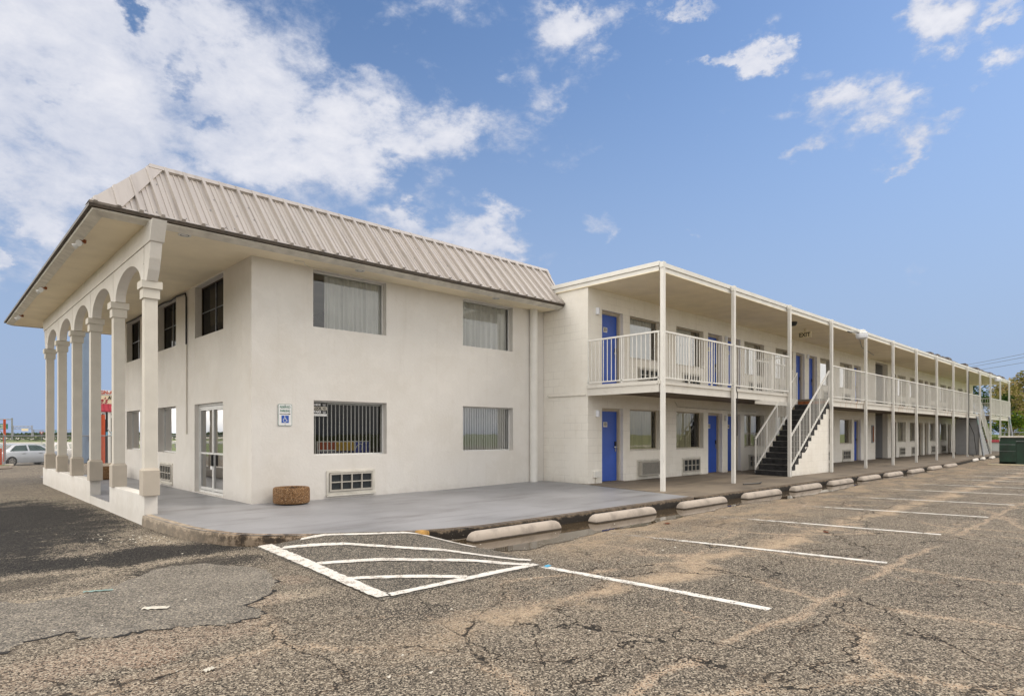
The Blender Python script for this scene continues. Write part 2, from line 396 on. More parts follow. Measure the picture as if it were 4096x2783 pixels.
def concrete(name, a, b, stain, dirty=.5, rough=.8, streak=True, gloss=None):
    m, g, out = newmat(name); P = g.pos(); X, Y, Z = g.sep(P)
    n, _ = g.noise(P, .7, 6, .6); s, _ = g.noise(g.comb(g.m('MULTIPLY', X, .5), g.m('MULTIPLY', Y, 2.4), 0), 1, 5, .6); f, _ = g.noise(P, 30, 4, .6)
    c = g.mix(g.mr(n, .35, .65), a, b); c = g.mix(g.m('MULTIPLY', g.mr(s, .50, .72), dirty), c, stain)
    c = g.mix(g.m('MULTIPLY', g.mr(f, .55, .75), .25), c, tuple(q*.6 for q in a))
    princ(g, out, c, rough, 0, g.bump(f, .15, .01), .35); return m
M['greypaint'] = concrete('grey_paint', (.235,.235,.25), (.30,.30,.32), (.165,.16,.165), .85, .45)
M['walk'] = concrete('brown_concrete', (.165,.135,.105), (.225,.185,.14), (.085,.07,.055), .8)
def kerbmat():
    m, g, out = newmat('kerb_concrete'); P = g.pos(); X, Y, Z = g.sep(P)
    n, _ = g.noise(P, 7, 7, .72); f, _ = g.noise(P, 26, 5, .65)
    c = g.ramp(n, [(.43,(.045,.030,.018)),(.5,(.15,.105,.066)),(.57,(.36,.275,.195))])
    left = g.mr(X, 3.1, 2.55); c = g.mix(g.m('MULTIPLY', left, .7), c, (.44,.37,.29))
    c = g.mix(g.mr(X, 4.6, 5.6, 0, .75), c, (.105,.078,.052)); wet = g.m('MULTIPLY', g.mr(g.m('ADD', Z, g.m('MULTIPLY', g.m('SUBTRACT', n, .5), .16)), .132, .108), g.mr(X, 3.0, 5.6, .35, .96)); c = g.mix(wet, c, (.014,.010,.007))
    sp = g.m('MULTIPLY', g.mr(f, .66, .70), .7); c = g.mix(sp, c, (.55,.48,.38)); sp2 = g.mr(f, .36, .30); c = g.mix(g.m('MULTIPLY', sp2, .7), c, (.02,.018,.015))
    princ(g, out, c, .85, 0, g.bump(g.m('ADD', n, f), .6, .02)); return m
M['kerb'] = kerbmat()
M['yellow'] = simple('kerb_yellow', (.42,.235,.06), .7, var=.3, scale=14, bump=.3)
def stopmat(name, a):
    m, g, out = newmat(name); P = g.pos(); X, Y, Z = g.sep(P)
    n, _ = g.noise(P, 3.2, 6, .62); f, _ = g.noise(P, 40, 3, .6)
    c = g.mix(g.mr(n, .42, .66), a, tuple(q*.70 for q in a)); c = g.mix(g.m('MULTIPLY', g.mr(f, .60, .72), .4), c, (.22,.18,.14))
    c = g.mix(g.mr(g.m('ADD', Z, g.m('MULTIPLY', n, .03)), .052, .034), c, (.05,.038,.028))
    princ(g, out, c, .8, 0, g.bump(g.m('ADD', n, f), .35, .012)); return m
M['stop'] = stopmat('wheel_stop', (.46,.395,.335)); M['stopwhite'] = stopmat('wheel_stop_white', (.76,.72,.66))
def watermat():
    m, g, out = newmat('puddle_water'); P = g.pos(); n, _ = g.noise(P, 2.5, 4)
    d, _ = g.noise(P, 38, 5, .7)
    f = g.mr(d, .70, .73)
    c = g.mix(n, (.050,.034,.018), (.085,.060,.034)); c = g.mix(f, c, (.55,.50,.42))
    rough = g.m('ADD', g.m('MULTIPLY', f, .6), .015)
    princ(g, out, c, rough, 0, g.bump(g.noise(P, 7, 2)[0], .012, .02), .55); return m
M['water'] = watermat()
def aggregate():
    m, g, out = newmat('exposed_aggregate'); P = g.pos(); v = g.voro(P, 120); r = g.sep(v.outputs['Color'])
    c = g.ramp(r[0], [(.0,(.05,.022,.009)),(.4,(.16,.075,.025)),(.7,(.27,.135,.048)),(.9,(.38,.22,.10)),(1,(.58,.43,.27))])
    princ(g, out, c, .75, 0, g.bump(v.outputs['Distance'], .8, .01)); return m
M['aggregate'] = aggregate()
def leafmat(name, a, b, c3):
    m, g, out = newmat(name); P = g.pos()
    n, _ = g.noise(P, .55, 3); r = g.new('ShaderNodeNewGeometry').outputs['Random Per Island']
    c = g.ramp(r, [(0,a),(.5,b),(1,c3)]); c = g.mix(g.m('MULTIPLY', g.mr(n, .4, .65), .5), c, a)
    d = g.new('ShaderNodeBsdfDiffuse'); g.set(d.inputs[0], c); t = g.new('ShaderNodeBsdfTranslucent'); g.set(t.inputs[0], c)
    mx = g.new('ShaderNodeMixShader'); mx.inputs[0].default_value = .3
    g.l.new(d.outputs[0], mx.inputs[1]); g.l.new(t.outputs[0], mx.inputs[2]); g.l.new(mx.outputs[0], out.inputs[0]); return m
M['leafolive'] = leafmat('leaf_olive', (.10,.11,.025), (.26,.225,.07), (.42,.31,.17))
M['leafdark'] = leafmat('leaf_dark', (.015,.035,.010), (.035,.07,.018), (.08,.12,.03))
M['leafbright'] = leafmat('leaf_bright', (.07,.13,.015), (.14,.21,.03), (.25,.26,.04))
M['hillgreen'] = leafmat('leaf_hill', (.05,.075,.04), (.08,.11,.055), (.13,.15,.08))
def grassmat():
    m, g, out = newmat('grass_ground'); P = g.pos(); n, _ = g.noise(P, .15, 5); f, _ = g.noise(P, 12, 4, .7)
    c = g.mix(n, (.10,.16,.025), (.21,.21,.06)); c = g.mix(g.mr(f, .4, .7), c, (.07,.12,.02)); princ(g, out, c, .95); return m
M['grass'] = grassmat()

# ------------------------------------------------------------------ camera
cam = bpy.data.cameras.new('camera'); co = bpy.data.objects.new('camera', cam); COL.objects.link(co)
co.location = (0,0,H); co.rotation_euler = (PI/2, 0, R(46.5)-PI/2)
cam.sensor_width = 36; cam.lens = 36*2478.2/4096; cam.shift_y = (1735.2-1391.5)/4096; cam.clip_start = .1; cam.clip_end = 4000
SC.camera = co

# ------------------------------------------------------------------ world and sun
SUN_EL, SUN_AZ = 48, -28           # azimuth from +X
def world():
    w = bpy.data.worlds.new('World'); SC.world = w; w.use_nodes = True; w.node_tree.nodes.clear(); g = G(w)
    out = g.new('ShaderNodeOutputWorld'); bg = g.new('ShaderNodeBackground'); bg.inputs[1].default_value = .14; g.l.new(bg.outputs[0], out.inputs[0])
    sky = g.new('ShaderNodeTexSky'); sky.sky_type = 'NISHITA'; sky.sun_disc = False; sky.sun_elevation = R(SUN_EL)
    sky.sun_rotation = R(90-SUN_AZ); sky.air_density = 1.0; sky.dust_density = .6; sky.ozone_density = 2.2; sky.altitude = 50
    d = g.vm('NORMALIZE', g.new('ShaderNodeTexCoord').outputs['Generated']); x, y, z = g.sep(d)
    az = g.m('MULTIPLY', g.m('ARCTAN2', y, x), 180/PI); el = g.m('MULTIPLY', g.m('ARCSINE', z), 180/PI)
    wx = g.sep(g.vm('SUBTRACT', g.noise(g.vm('MULTIPLY', d, (1,1,1.6)), 10, 7, .62)[1], (.5,.5,.5)))
    azw = g.m('MULTIPLY_ADD', wx[0], 13, az); elw = g.m('MULTIPLY_ADD', wx[1], 9, el)
    F, HY = 2478.2*.5674, 1735.2*.5674
    def angs(px, py):
        r = (px-1162)/F; u = (HY-py)/F; a = 46.5 - math.degrees(math.atan(r)); e = math.degrees(math.atan2(u, math.hypot(1, r))); return a, e
    acc = None
    CL = [(330,190,540,290,1.22),(140,640,320,120,.34),(1010,570,240,60,.30),(80,380,260,200,.75),(760,320,260,120,.55),(1000,300,130,80,.62),(70,530,80,35,.55),(0,620,40,32,.85),(1000,30,120,50,.30),
          (325,8,32,60,-.75),(400,150,50,60,-.62),(470,285,70,34,-.60),(120,200,70,38,-.62),(640,310,60,60,-.25),(810,100,80,50,-.55),(560,410,150,30,-.30),(890,430,60,35,-.25),(10,190,50,60,-.3),
          (1020,525,130,52,.72),(1130,480,65,40,.62),(1120,560,60,30,.55),(900,480,70,25,.45),(1340,505,72,40,.52),(1360,545,35,22,.35),
          (1340,40,125,50,.80),(1215,235,55,55,.46),(1325,130,55,32,.46),(1160,190,40,30,.3),(1700,115,85,55,.88),(1625,130,60,26,.55),(1760,120,50,40,.5),(1865,140,80,24,.36),(1905,225,90,50,.62),(2010,255,80,55,.66),(1830,315,75,30,.50),(2060,335,60,38,.55),(1795,345,60,40,.30),
          (2130,40,85,60,.66),(2060,30,60,40,.4),(2280,120,70,50,.66),(2180,270,95,24,.40),(2290,15,50,25,.5),(1560,0,60,20,.5),(1620,5,80,18,.40),(1550,525,28,12,.36),(2060,375,30,22,.36),(1475,30,45,25,.3)]
    for px, py, rx, ry, wgt in CL:
        a, e = angs(px, py); a1, _ = angs(px+rx, py); _, e1 = angs(px, py-ry); ra = abs(a1-a)*.9; re = abs(e1-e)*.95
        da = g.m('MULTIPLY_ADD', azw, 1/ra, -a/ra); de = g.m('MULTIPLY_ADD', elw, 1/re, -e/re)
        s = g.m('MULTIPLY_ADD', de, de, g.m('MULTIPLY', da, da)); k = g.m('POWER', math.exp(-1), s)
        acc = g.m('MULTIPLY_ADD', k, wgt, acc if acc is not None else 0.0)
    # rest of the sky, out of view: broken white cloud, brightened as fill light
    off = g.m('ABSOLUTE', g.m('SUBTRACT', az, 46.5)); outside = g.mr(off, 44, 60)
    acc = g.m('MULTIPLY_ADD', outside, .95, g.m('MINIMUM', acc, .86))
    dd = g.vm('MULTIPLY', d, (1,1,1.7))
    n1, _ = g.noise(dd, 7.5, 10, .62, .25); n2, _ = g.noise(g.vm('ADD', dd, (.13,.05,.21)), 3.6, 6, .6); n3, _ = g.noise(dd, 26, 6, .65, .3)
    den = g.m('ADD', g.m('MULTIPLY', acc, 1.28), g.m('MULTIPLY', g.m('SUBTRACT', n1, .5), 2.3)); den = g.m('ADD', den, g.m('MULTIPLY', g.m('SUBTRACT', n3, .5), .95))
    cov = g.mr(den, .26, 1.04); cov = g.m('MULTIPLY', cov, g.m('MAXIMUM', g.mr(el, 1, 9), g.m('MULTIPLY', outside, g.mr(el, -2, 3))))
    lit = g.mr(g.m('ADD', g.m('MULTIPLY', den, .45), g.m('MULTIPLY', n2, .7)), .55, 1.15)
    ccol = g.mix(lit, (2.5,2.68,3.2), (3.75,3.75,3.95))
    hsv = g.new('ShaderNodeHueSaturation'); g.l.new(sky.outputs[0], hsv.inputs['Color']); hsv.inputs['Saturation'].default_value = 1.0; hsv.inputs['Value'].default_value = 1.0
    SKYN['hsv'] = hsv
    sk = g.mix(1, hsv.outputs[0], (.50,.555,.61), 'MULTIPLY')
    sk = g.mix(g.mr(el, 36, 0, 0, .95), sk, (1.5,1.93,2.82))
    ccol = g.mix(g.m('MULTIPLY', outside, 1), ccol, g.mix(lit, (4.2,4.1,3.95), (6.0,5.8,5.5)))
    ccol = g.mix(g.m('MULTIPLY', g.mr(az, 92, 115), 1), ccol, (13.0,12.3,11.2))  # unseen cloud to the left, brightened further to light the front wall
    col = g.mix(g.m('MULTIPLY', cov, .95), sk, ccol)
    g.l.new(col, bg.inputs[0])
SKYN = {}
world()
sun = bpy.data.lights.new('sun', 'SUN'); so = bpy.data.objects.new('sun', sun); COL.objects.link(so)
sun.energy = 1.1; sun.angle = R(24); sun.color = (1,.90,.77)
dv = Vector((math.cos(R(SUN_EL))*math.cos(R(SUN_AZ)), math.cos(R(SUN_EL))*math.sin(R(SUN_AZ)), math.sin(R(SUN_EL))))
so.rotation_euler = dv.to_track_quat('Z', 'Y').to_euler()
SC.view_settings.view_transform = 'Standard'; SC.view_settings.look = 'None'; SC.view_settings.exposure = .75; SC.view_settings.gamma = 1
SC.cycles.max_bounces = 6; SC.cycles.diffuse_bounces = 4; SC.cycles.transparent_max_bounces = 12; SC.cycles.caustics_reflective = False
try: SC.cycles.use_denoising = True
except Exception: pass

# ------------------------------------------------------------------ ground
b = MB(); b.quad((-1500,-1500,-.72),(2500,-1500,-.72),(2500,2500,-.72),(-1500,2500,-.72)); struct(b.build('ground', M['grass'], recalc=False))
b = MB(); b.quad((-30,-34,0),(49,-34,0),(49,37.6,0),(-30,37.6,0)); struct(b.build('parking_lot', M['asphalt'], recalc=False))
b = MB(); b.quad((-60,-40,-.68),(140,-40,-.68),(140,-49,-.68),(-60,-49,-.68)); struct(b.build('road', M['concreteroad'], recalc=False))
b = MB(); b.quad((-40,37.6,-.005),(30,37.6,-.005),(30,47,-.58),(-40,47,-.58)); b.quad((-40,47,-.58),(30,47,-.58),(30,64,-.64),(-40,64,-.64)); struct(b.build('car_lot', M['patch'], recalc=False))
# shoulder of the raised ground round the lot
b = MB()
b.quad((49,-34,-.004),(75,-34,-.69),(75,37,-.69),(49,37,-.004)); b.quad((-30,-34,-.004),(49,-34,-.004),(60,-40,-.66),(-40,-40,-.66)); struct(b.build('lawn', M['grass'], recalc=False))
b = MB(); b.quad((60,-12,-.185),(64,-12,-.26),(64,30,-.26),(60,30,-.185)); struct(b.build('path', M['concreteroad'], recalc=False))

def zt(x, y):
    if x >= 11.9 : return .21 - .06*min(1, max(0, (10.3-y)/3.43))
    base = .185 + .025*min(1, max(0, (x-3)/8)); return base - .045*min(1, max(0, (11.6-y)/4.7))
PLAT = [(2.60,23.95),(2.60,11.5),(2.63,10.8),(2.68,10.15),(2.73,9.62),(2.82,9.17),(2.97,8.70),(3.17,8.38),(3.40,8.13),(3.60,7.96),(4.22,7.54),(4.9,7.17),(5.4,7.0),(6.0,6.89),(7.6,6.87),(11.72,6.87),(11.86,6.9),(12.1,8.4),(12.44,10.9),(12.47,23.95)]
def fine(pts, k=6):
    out = []
    for i in range(len(pts)):
        a, c = pts[i], pts[(i+1)%len(pts)]
        out.append(a)
        L = math.hypot(a[0]-c[0], a[1]-c[1])
        if 4 > L > .25:
            m = int(L/.2)
            for j in range(1, m): t = j/m; out.append((a[0]+(c[0]-a[0])*t, a[1]+(c[1]-a[1])*t))
    return out
def slab(name, pts, mat, lip):
    b = MB(); b.poly([(x,y,zt(x,y)) for x,y in pts]); struct(b.build(name, mat, recalc=False))
def kerb(name, pts, extra=0.0):
    b = MB(); rng = random.Random(3); prev = None; rows = []
    fp = []
    for i in range(len(pts)-1):
        a, c = Vector(pts[i]), Vector(pts[i+1]); m = max(1, int((c-a).length/.12))
        for j in range(m): fp.append(a+(c-a)*(j/m))
    fp.append(Vector(pts[-1]))
    for i, p in enumerate(fp):
        t = (fp[min(i+1,len(fp)-1)]-fp[max(i-1,0)]).normalized(); n = Vector((-t.y, t.x))
        n = -n if NSIGN else n
        j = rng.uniform(-.008,.012); z = zt(p.x, p.y); ch = rng.uniform(.010,.026)
        rows.append([(p.x-n.x*.10, p.y-n.y*.10, z+.003),(p.x-n.x*ch+n.x*0, p.y-n.y*ch, z+.003),(p.x+n.x*(.012+j*.5), p.y+n.y*(.012+j*.5), z-ch),(p.x+n.x*(.022+j), p.y+n.y*(.022+j), z*.5),(p.x+n.x*(.026+j), p.y+n.y*(.026+j), -.03)])
    for r0, r1 in zip(rows, rows[1:]):
        for k in range(4): b.quad(r0[k], r0[k+1], r1[k+1], r1[k])
    return struct(b.build(name, M['kerb'], smooth=True, recalc=True))
slab('painted_walkway', PLAT, M['greypaint'], 0)
NSIGN = True
kerb('kerb', PLAT[1:17])
WALK = [(11.94,6.9),(12.08,6.87),(36,6.87),(44,7.35),(60.5,7.6),(60.5,10.45),(12.74,10.45),(12.55,10.45),(12.52,10.9),(12.18,8.4)]
b = MB(); b.poly([(x,y,zt(x,y)-.004) for x,y in WALK]); struct(b.build('walkway', M['walk'], recalc=False))
kerb('kerb', [(12.02,6.94),(12.08,6.87),(36,6.87),(44,7.35),(60.5,7.6)])
# joint filler
b = MB(); b.quad((11.86,6.9,.10),(11.92,6.9,.10),(12.49,10.9,.10),(12.42,10.9,.10)); struct(b.build('pavement_joint', M['black'], recalc=False))
# yellow kerb end by the ramp
b = MB()
for i in range(6):
    pass
b.box(4.93,5.07,6.985,7.16,.02,.168); o = b.build('kerb_end', M['yellow'], bevel=.03); o.rotation_euler = (0,0,0); struct(o)

# curb ramp of black asphalt, swelling up to the walkway
RA, RB, RC, RD, RE = Vector((3.17,8.36)), Vector((2.98,4.86)), Vector((5.12,4.86)), Vector((5.30,5.9)), Vector((5.05,7.06))
def sd(p, a, c):
    d = (c-a).normalized(); n = Vector((-d.y, d.x)); return (p-a).dot(n)
def hump(x, y):
    p = Vector((x,y))
    dl = max(0, sd(p, RB, RA)*-1); db = max(0, y-4.86); dr = max(0, min((5.12-x)+.18*(y-4.9), 9))
    k0, k1 = Vector((3.5,8.05)), Vector((4.95,7.12)); dk = max(0, sd(p, k0, k1)*-1)
    top = .155*max(0, 1-dk/2.55)**1.15
    e = min(1, dl/.75)*min(1, dr/.75)*min(1, db/.5)
    return top*(e*e*(3-2*e)*.35+e*.65) + .006
b = MB(); NU, NV = 44, 60; grid = {}
def rp(u, v):                              # bilinear patch between the ramp edges
    L = RA.lerp(RB, v); Rr = Vector((5.10,7.05)).lerp(Vector((5.34,5.95)), min(1, v/.45)) if v < .45 else Vector((5.34,5.95)).lerp(RC, (v-.45)/.55)
    if v < .25:
        pass
    return L.lerp(Rr, u)
for i in range(NU+1):
    for j in range(NV+1):
        p = rp(i/NU, j/NV); grid[i,j] = (p.x, p.y, hump(p.x,p.y) if 0 < i < NU and j < NV else (.004 if i in (0,NU) or j == NV else hump(p.x,p.y)))
for i in range(NU):
    for j in range(NV): b.quad(grid[i,j], grid[i+1,j], grid[i+1,j+1], grid[i,j+1])
struct(b.build('kerb_ramp', M['ramp'], smooth=True))
def strip(pts, w, name, mat, hfun=None, jit=.006, seed=1, dz=.005):
    rng = random.Random(seed); b = MB(); fp = []
    for i in range(len(pts)-1):
        a, c = Vector(pts[i]), Vector(pts[i+1]); m = max(1, int((c-a).length/.05))
        for j in range(m): fp.append(a+(c-a)*(j/m))
    fp.append(Vector(pts[-1])); rows = []
    for i, p in enumerate(fp):
        t = (fp[min(i+1,len(fp)-1)]-fp[max(i-1,0)]).normalized(); n = Vector((-t.y,t.x))
        r = []
        for s in (-1,-.5,0,.5,1):
            q = p + n*(s*w/2 + (rng.uniform(-jit,jit) if abs(s) == 1 else 0)); r.append((q.x,q.y,(hfun(q.x,q.y) if hfun else 0)+dz))
        rows.append(r)
    for r0, r1 in zip(rows, rows[1:]):
        for k in range(4): b.quad(r0[k], r0[k+1], r1[k+1], r1[k])
    return struct(b.build(name, mat, recalc=False))
strip([(3.27,8.24),(3.18,6.7),(3.06,4.93)], .15, 'ramp_marking', M['paint'], hump, .008, 2, .009)
strip([(3.12,4.95),(5.08,4.95)], .11, 'ramp_marking', M['paint'], hump, .008, 3, .009)
strip([(3.34,7.80),(5.20,5.15)], .105, 'ramp_marking', M['paint'], hump, .006, 4, .008)
strip([(3.24,6.67),(5.02,5.0)], .11, 'ramp_marking', M['paint'], hump, .006, 5, .008)
strip([(3.17,5.80),(4.10,5.0)], .105, 'ramp_marking', M['paint'], hump, .006, 6, .008)
strip([(3.62,7.88),(4.25,7.44),(4.95,7.0),(5.22,6.2)], .095, 'ramp_marking', M['paint'], hump, .006, 7, .008)
# bay lines
for i, (x0,y0,x1,y1) in enumerate([(5.07,4.86,5.252,2.326),(7.45,6.2,8.129,2.226),(10.36,6.2,10.991,2.295),(13.1,6.25,13.903,2.187),(15.85,6.2,16.709,2.187),(18.85,6.2,19.649,2.389),(21.4,6.2,22.167,2.5),(24.2,6.2,25.132,2.6),(26.95,6.3,27.6,2.6),(29.7,6.4,30.8,2.6),(32.9,6.4,33.75,2.6),(35.8,6.4,36.6,3.2)]):
    xm, ym = (x0+x1)/2+.02, (y0+y1)/2
    strip([(x0,y0),(xm,ym),(x1,y1)], .105, 'bay_line', M['wornpaint'], None, .008, 20+i, .004)
# old asphalt repair patch
PT = [(-1.05,8.0),(-.6,7.62),(-.1,7.45),(.25,7.55),(.62,6.95),(1.0,6.9),(1.25,7.0),(1.55,7.35),(1.95,7.75),(2.35,7.65),(2.75,6.9),(2.6,6.2),(2.35,5.75),(2.0,5.5),(2.1,5.28),(2.0,5.12),(1.72,5.08),(1.45,5.26),(1.2,5.36),(.98,5.36),(.8,5.5),(.82,5.72),(.55,5.65),(.35,5.45),(-.1,5.15),(-.8,5.2),(-1.6,6.0),(-1.6,7.2)]
rng = random.Random(5); pts = []
for i in range(len(PT)):
    a, c = Vector(PT[i]), Vector(PT[(i+1)%len(PT)])
    for j in range(7):
        q = a.lerp(c, j/7) + Vector((rng.uniform(-.035,.035), rng.uniform(-.035,.035))); pts.append((q.x, q.y, .005))
b = MB(); b.poly(pts); 
for i in range(len(pts)): p, q = pts[i], pts[(i+1)%len(pts)]; b.quad(p, q, (q[0],q[1],-.01), (p[0],p[1],-.01))
struct(b.build('asphalt_patch', M['patch'], recalc=False))
b = MB(); rng = random.Random(15); n_ = len(pts); ctr = Vector((.7,6.3))
for i in range(n_):
    p, q = Vector(pts[i][:2]), Vector(pts[(i+1)%n_][:2])
    if (p.y > 6.6 and rng.random() < .8) or math.sin(i*.31)+math.sin(i*.83+1) < -.15: continue
    o1 = (p-ctr).normalized()*rng.uniform(.0,.05); o2 = (q-ctr).normalized()*rng.uniform(.0,.05)
    b.quad((p.x,p.y,.0065),(q.x,q.y,.0065),(q.x+o2.x,q.y+o2.y,.0035),(p.x+o1.x,p.y+o1.y,.0035))
struct(b.build('patch_edge', M['tar'], recalc=False))
# rain water lying along the kerb
PU = [(5.30,6.84),(5.22,6.3),(5.36,5.78),(5.62,5.68),(6.2,5.78),(6.55,5.70),(6.9,5.85),(7.6,5.95),(8.3,5.86),(8.9,5.90),(9.9,6.02),(11.2,6.08),(12.2,6.2),(13.3,6.2),(14.5,6.0),(16.0,6.02),(17.8,6.0),(19.4,6.15),(21,6.3),(22.6,6.5),(24.2,6.25),(25.5,6.2),(27,6.45),(28.3,6.4),(30.5,6.75),(30.5,6.86)]
rng = random.Random(8); pts = []
for i in range(len(PU)-1):
    a, c = Vector(PU[i]), Vector(PU[i+1]); m = max(2, int((c-a).length/.09))
    for j in range(m):
        q = a.lerp(c, j/m); t = (c-a).normalized(); pts.append((q.x, q.y+rng.uniform(-.03,.03)+.05*math.sin(q.x*5)*.6, .0075))
pts.append((30.5,6.86,.0075)); b = MB(); b.poly(pts); struct(b.build('puddle_water', M['water'], recalc=False))
# dried scum and floating bits along the water's edge
b = MB(); rng = random.Random(9)
for p in pts[3:-2]:
    for k in range(3 if p[0] < 14 else 2):
        x = p[0]+rng.gauss(0,.07); y = p[1]+rng.gauss(.02,.07); r = rng.uniform(.004,.016); a = rng.random()*6
        b.quad(*[(x+r*math.cos(a+q*2.1)*rng.uniform(.6,1.2), y+r*math.sin(a+q*2.1), .0105) for q in range(3)])
o = b.build('dirt_specks', M['paper'], recalc=False); o['kind'] = 'stuff'; o['label'] = 'pale specks of dirt along the edge of the puddle'
# loose grit and leaf litter by the kerb and wall
b = MB(); rng = random.Random(19)
for k in range(420):
    t = rng.random()
    if t < .55: x = rng.uniform(1.6,3.3); y = rng.uniform(8.2,9.3)+ (3.3-x)*1.2
    else: x = rng.uniform(-.5,9); y = rng.uniform(2.6,9)
    if 2.55 < x < 5.4 and y > 4.7: continue
    r = rng.uniform(.004,.02); a = rng.random()*6; z = .006
    b.quad((x+r*math.cos(a),y+r*math.sin(a),z),(x+r*math.cos(a+2),y+.5*r*math.sin(a+2),z+r*.5),(x+r*math.cos(a+4),y+r*math.sin(a+4),z))
o = b.build('litter', M['paper'], recalc=False); o['kind'] = 'stuff'; o['label'] = 'loose grit and scraps scattered on the asphalt'
def scrap(x, y, l, w, a, mat, label, cat='litter', name='paper_scrap', z=.006):
    b = MB(); pts = []; rng = random.Random(int(x*100))
    N = 7
    for i in range(N+1):
        for j in range(3):
            u = (i/N-.5)*l; v = (j/2-.5)*w*(1-.5*abs(i/N-.5)); zz = z+.012*abs(math.sin(i*1.7+j))*(1 if w > .03 else .3)
            pts.append((x+u*math.cos(a)-v*math.sin(a), y+u*math.sin(a)+v*math.cos(a), zz))
    for i in range(N):
        for j in range(2): b.quad(pts[i*3+j], pts[i*3+j+1], pts[i*3+j+4], pts[i*3+j+3])
    tag(b.build(name, mat, recalc=False), label, cat)
M['teal'] = simple('teal_plastic', (.25,.36,.33), .5); M['cyan'] = simple('cyan', (.10,.40,.62), .5); M['leaf'] = simple('dead_leaf', (.16,.05,.02), .8)
scrap(1.44,5.96,.21,.09,.75-1.4, M['paper'], 'crumpled white paper on the smooth dark asphalt patch')
scrap(1.20,6.98,.24,.05,.95-1.4, M['teal'], 'thin pale green plastic strip lying on the lot beside the asphalt patch', name='plastic_strip')
scrap(1.31,4.17,.075,.05,.4, M['paper'], 'small cream paper scrap on cracked asphalt near the rust brown stain')
scrap(5.11,4.80,.10,.07,.2, M['cyan'], 'bright blue scrap at the corner of the hatched ramp marking', name='plastic_scrap')
scrap(9.0,5.72,.13,.09,.2, M['leaf'], 'curled red brown leaf beside the puddle and first bay lines', 'leaf', 'dead_leaf')
scrap(9.95,3.55,.12,.07,.5, M['leaf'], 'dark brown leaf lying in the second parking bay', 'leaf', 'dead_leaf')

# ------------------------------------------------------------------ walls with openings
def wall(b, axis, c, u0, u1, z0, z1, ops, th, sgn):
    """axis 'x': plane X=c spanning Y; axis 'y': plane Y=c spanning X. th goes inward, sgn = inward direction."""
    us = sorted({u0,u1,*[q for o in ops for q in o[:2]]}); zs = sorted({z0,z1,*[q for o in ops for q in o[2:4]]})
    us = [u for u in us if u0 <= u <= u1]; zs = [z for z in zs if z0 <= z <= z1]
    P = (lambda u, d, z: (c+d*sgn, u, z)) if axis == 'x' else (lambda u, d, z: (u, c+d*sgn, z))
    solid = lambda i, j: 0 <= i < len(us)-1 and 0 <= j < len(zs)-1 and not any(o[0]-1e-6 <= us[i] and us[i+1] <= o[1]+1e-6 and o[2]-1e-6 <= zs[j] and zs[j+1] <= o[3]+1e-6 for o in ops)
    for i in range(len(us)-1):
        for j in range(len(zs)-1):
            if not solid(i,j): continue
            a, e, z, t = us[i], us[i+1], zs[j], zs[j+1]
            for d in (0, th): b.quad(P(a,d,z),P(e,d,z),P(e,d,t),P(a,d,t))
            if not solid(i-1,j): b.quad(P(a,0,z),P(a,th,z),P(a,th,t),P(a,0,t))
            if not solid(i+1,j): b.quad(P(e,0,z),P(e,th,z),P(e,th,t),P(e,0,t))
            if not solid(i,j-1): b.quad(P(a,0,z),P(e,0,z),P(e,th,z),P(a,th,z))
            if not solid(i,j+1): b.quad(P(a,0,t),P(e,0,t),P(e,th,t),P(a,th,t))
def cloth(b, axis, c, u0, u1, z0, z1, amp=.03, per=.13, seed=1):
    rng = random.Random(seed); n = max(4, int((u1-u0)/.022)); ph = 0; rows = []
    for i in range(n+1):
        u = u0+(u1-u0)*i/n; ph += 2*PI*.022/per*rng.uniform(.6,1.4); d = amp*math.sin(ph)+rng.uniform(-.006,.006)
        rows.append([((c+d*k, u, z) if axis == 'x' else (u, c+d*k, z)) for k, z in ((.5,z1),(1,(z0+z1)/2),(1.2,z0))])
    for r0, r1 in zip(rows, rows[1:]):
        for k in range(2): b.quad(r0[k], r0[k+1], r1[k+1], r1[k])
def pbox(axis, u0, u1, d0, d1, z0, z1): return (d0,d1,u0,u1,z0,z1) if axis == 'x' else (u0,u1,d0,d1,z0,z1)
def frame(b, axis, u0, u1, z0, z1, d0, d1, w):
    for q in ((u0,u0+w,z0,z1),(u1-w,u1,z0,z1),(u0+w,u1-w,z0,z0+w),(u0+w,u1-w,z1-w,z1)): b.box(*pbox(axis, q[0],q[1],d0,d1,q[2],q[3]))

# ================================================================== lobby building
LX0, LX1, LY0, LY1 = 4.488, 12.48, 11.88, 23.9
SOF = 4.87
lob = thing('lobby_building', (8.5,17.9,.2), 'two-storey white stucco lobby block with ribbed mansard roof and arched portico', 'building')
FW = [(5.72,7.433,3.675,4.835),(9.61,11.30,3.675,4.83),(5.733,7.444,1.06,2.185),(9.61,11.315,1.07,2.185)]      # facade windows
b = MB(); wall(b, 'y', LY0, LX0, LX1, .12, 4.93, FW, .25, 1)
FO = [(13.42,15.28,.19,2.172),(13.40,15.255,3.675,4.84),(16.72,18.335,3.67,4.855),(20.22,21.824,3.67,4.86),(16.72,18.335,1.03,2.185),(20.22,21.824,1.04,2.185)]
wall(b, 'x', LX0, LY0+.25, LY1, .12, 4.93, FO, .25, 1)
b.box(LX0+.25, LX1, LY1-.2, LY1, .12, 4.93); b.box(LX1-.02, LX1, LY0+.25, LY1-.2, .12, 4.93)
b.build('wall', M['stucco'], lob)
b = MB(); b.box(LX0+.25,LX1-.03,LY0+.25,LY1-.2,2.55,2.85); b.quad((LX0+.25,LY0+.25,.185),(LX1,LY0+.25,.185),(LX1,LY1,.185),(LX0+.25,LY1,.185)); b.box(8.0,8.1,LY0+.25,LY1-.2,.19,4.9)
b.build('interior_floor', M['interior'], lob)
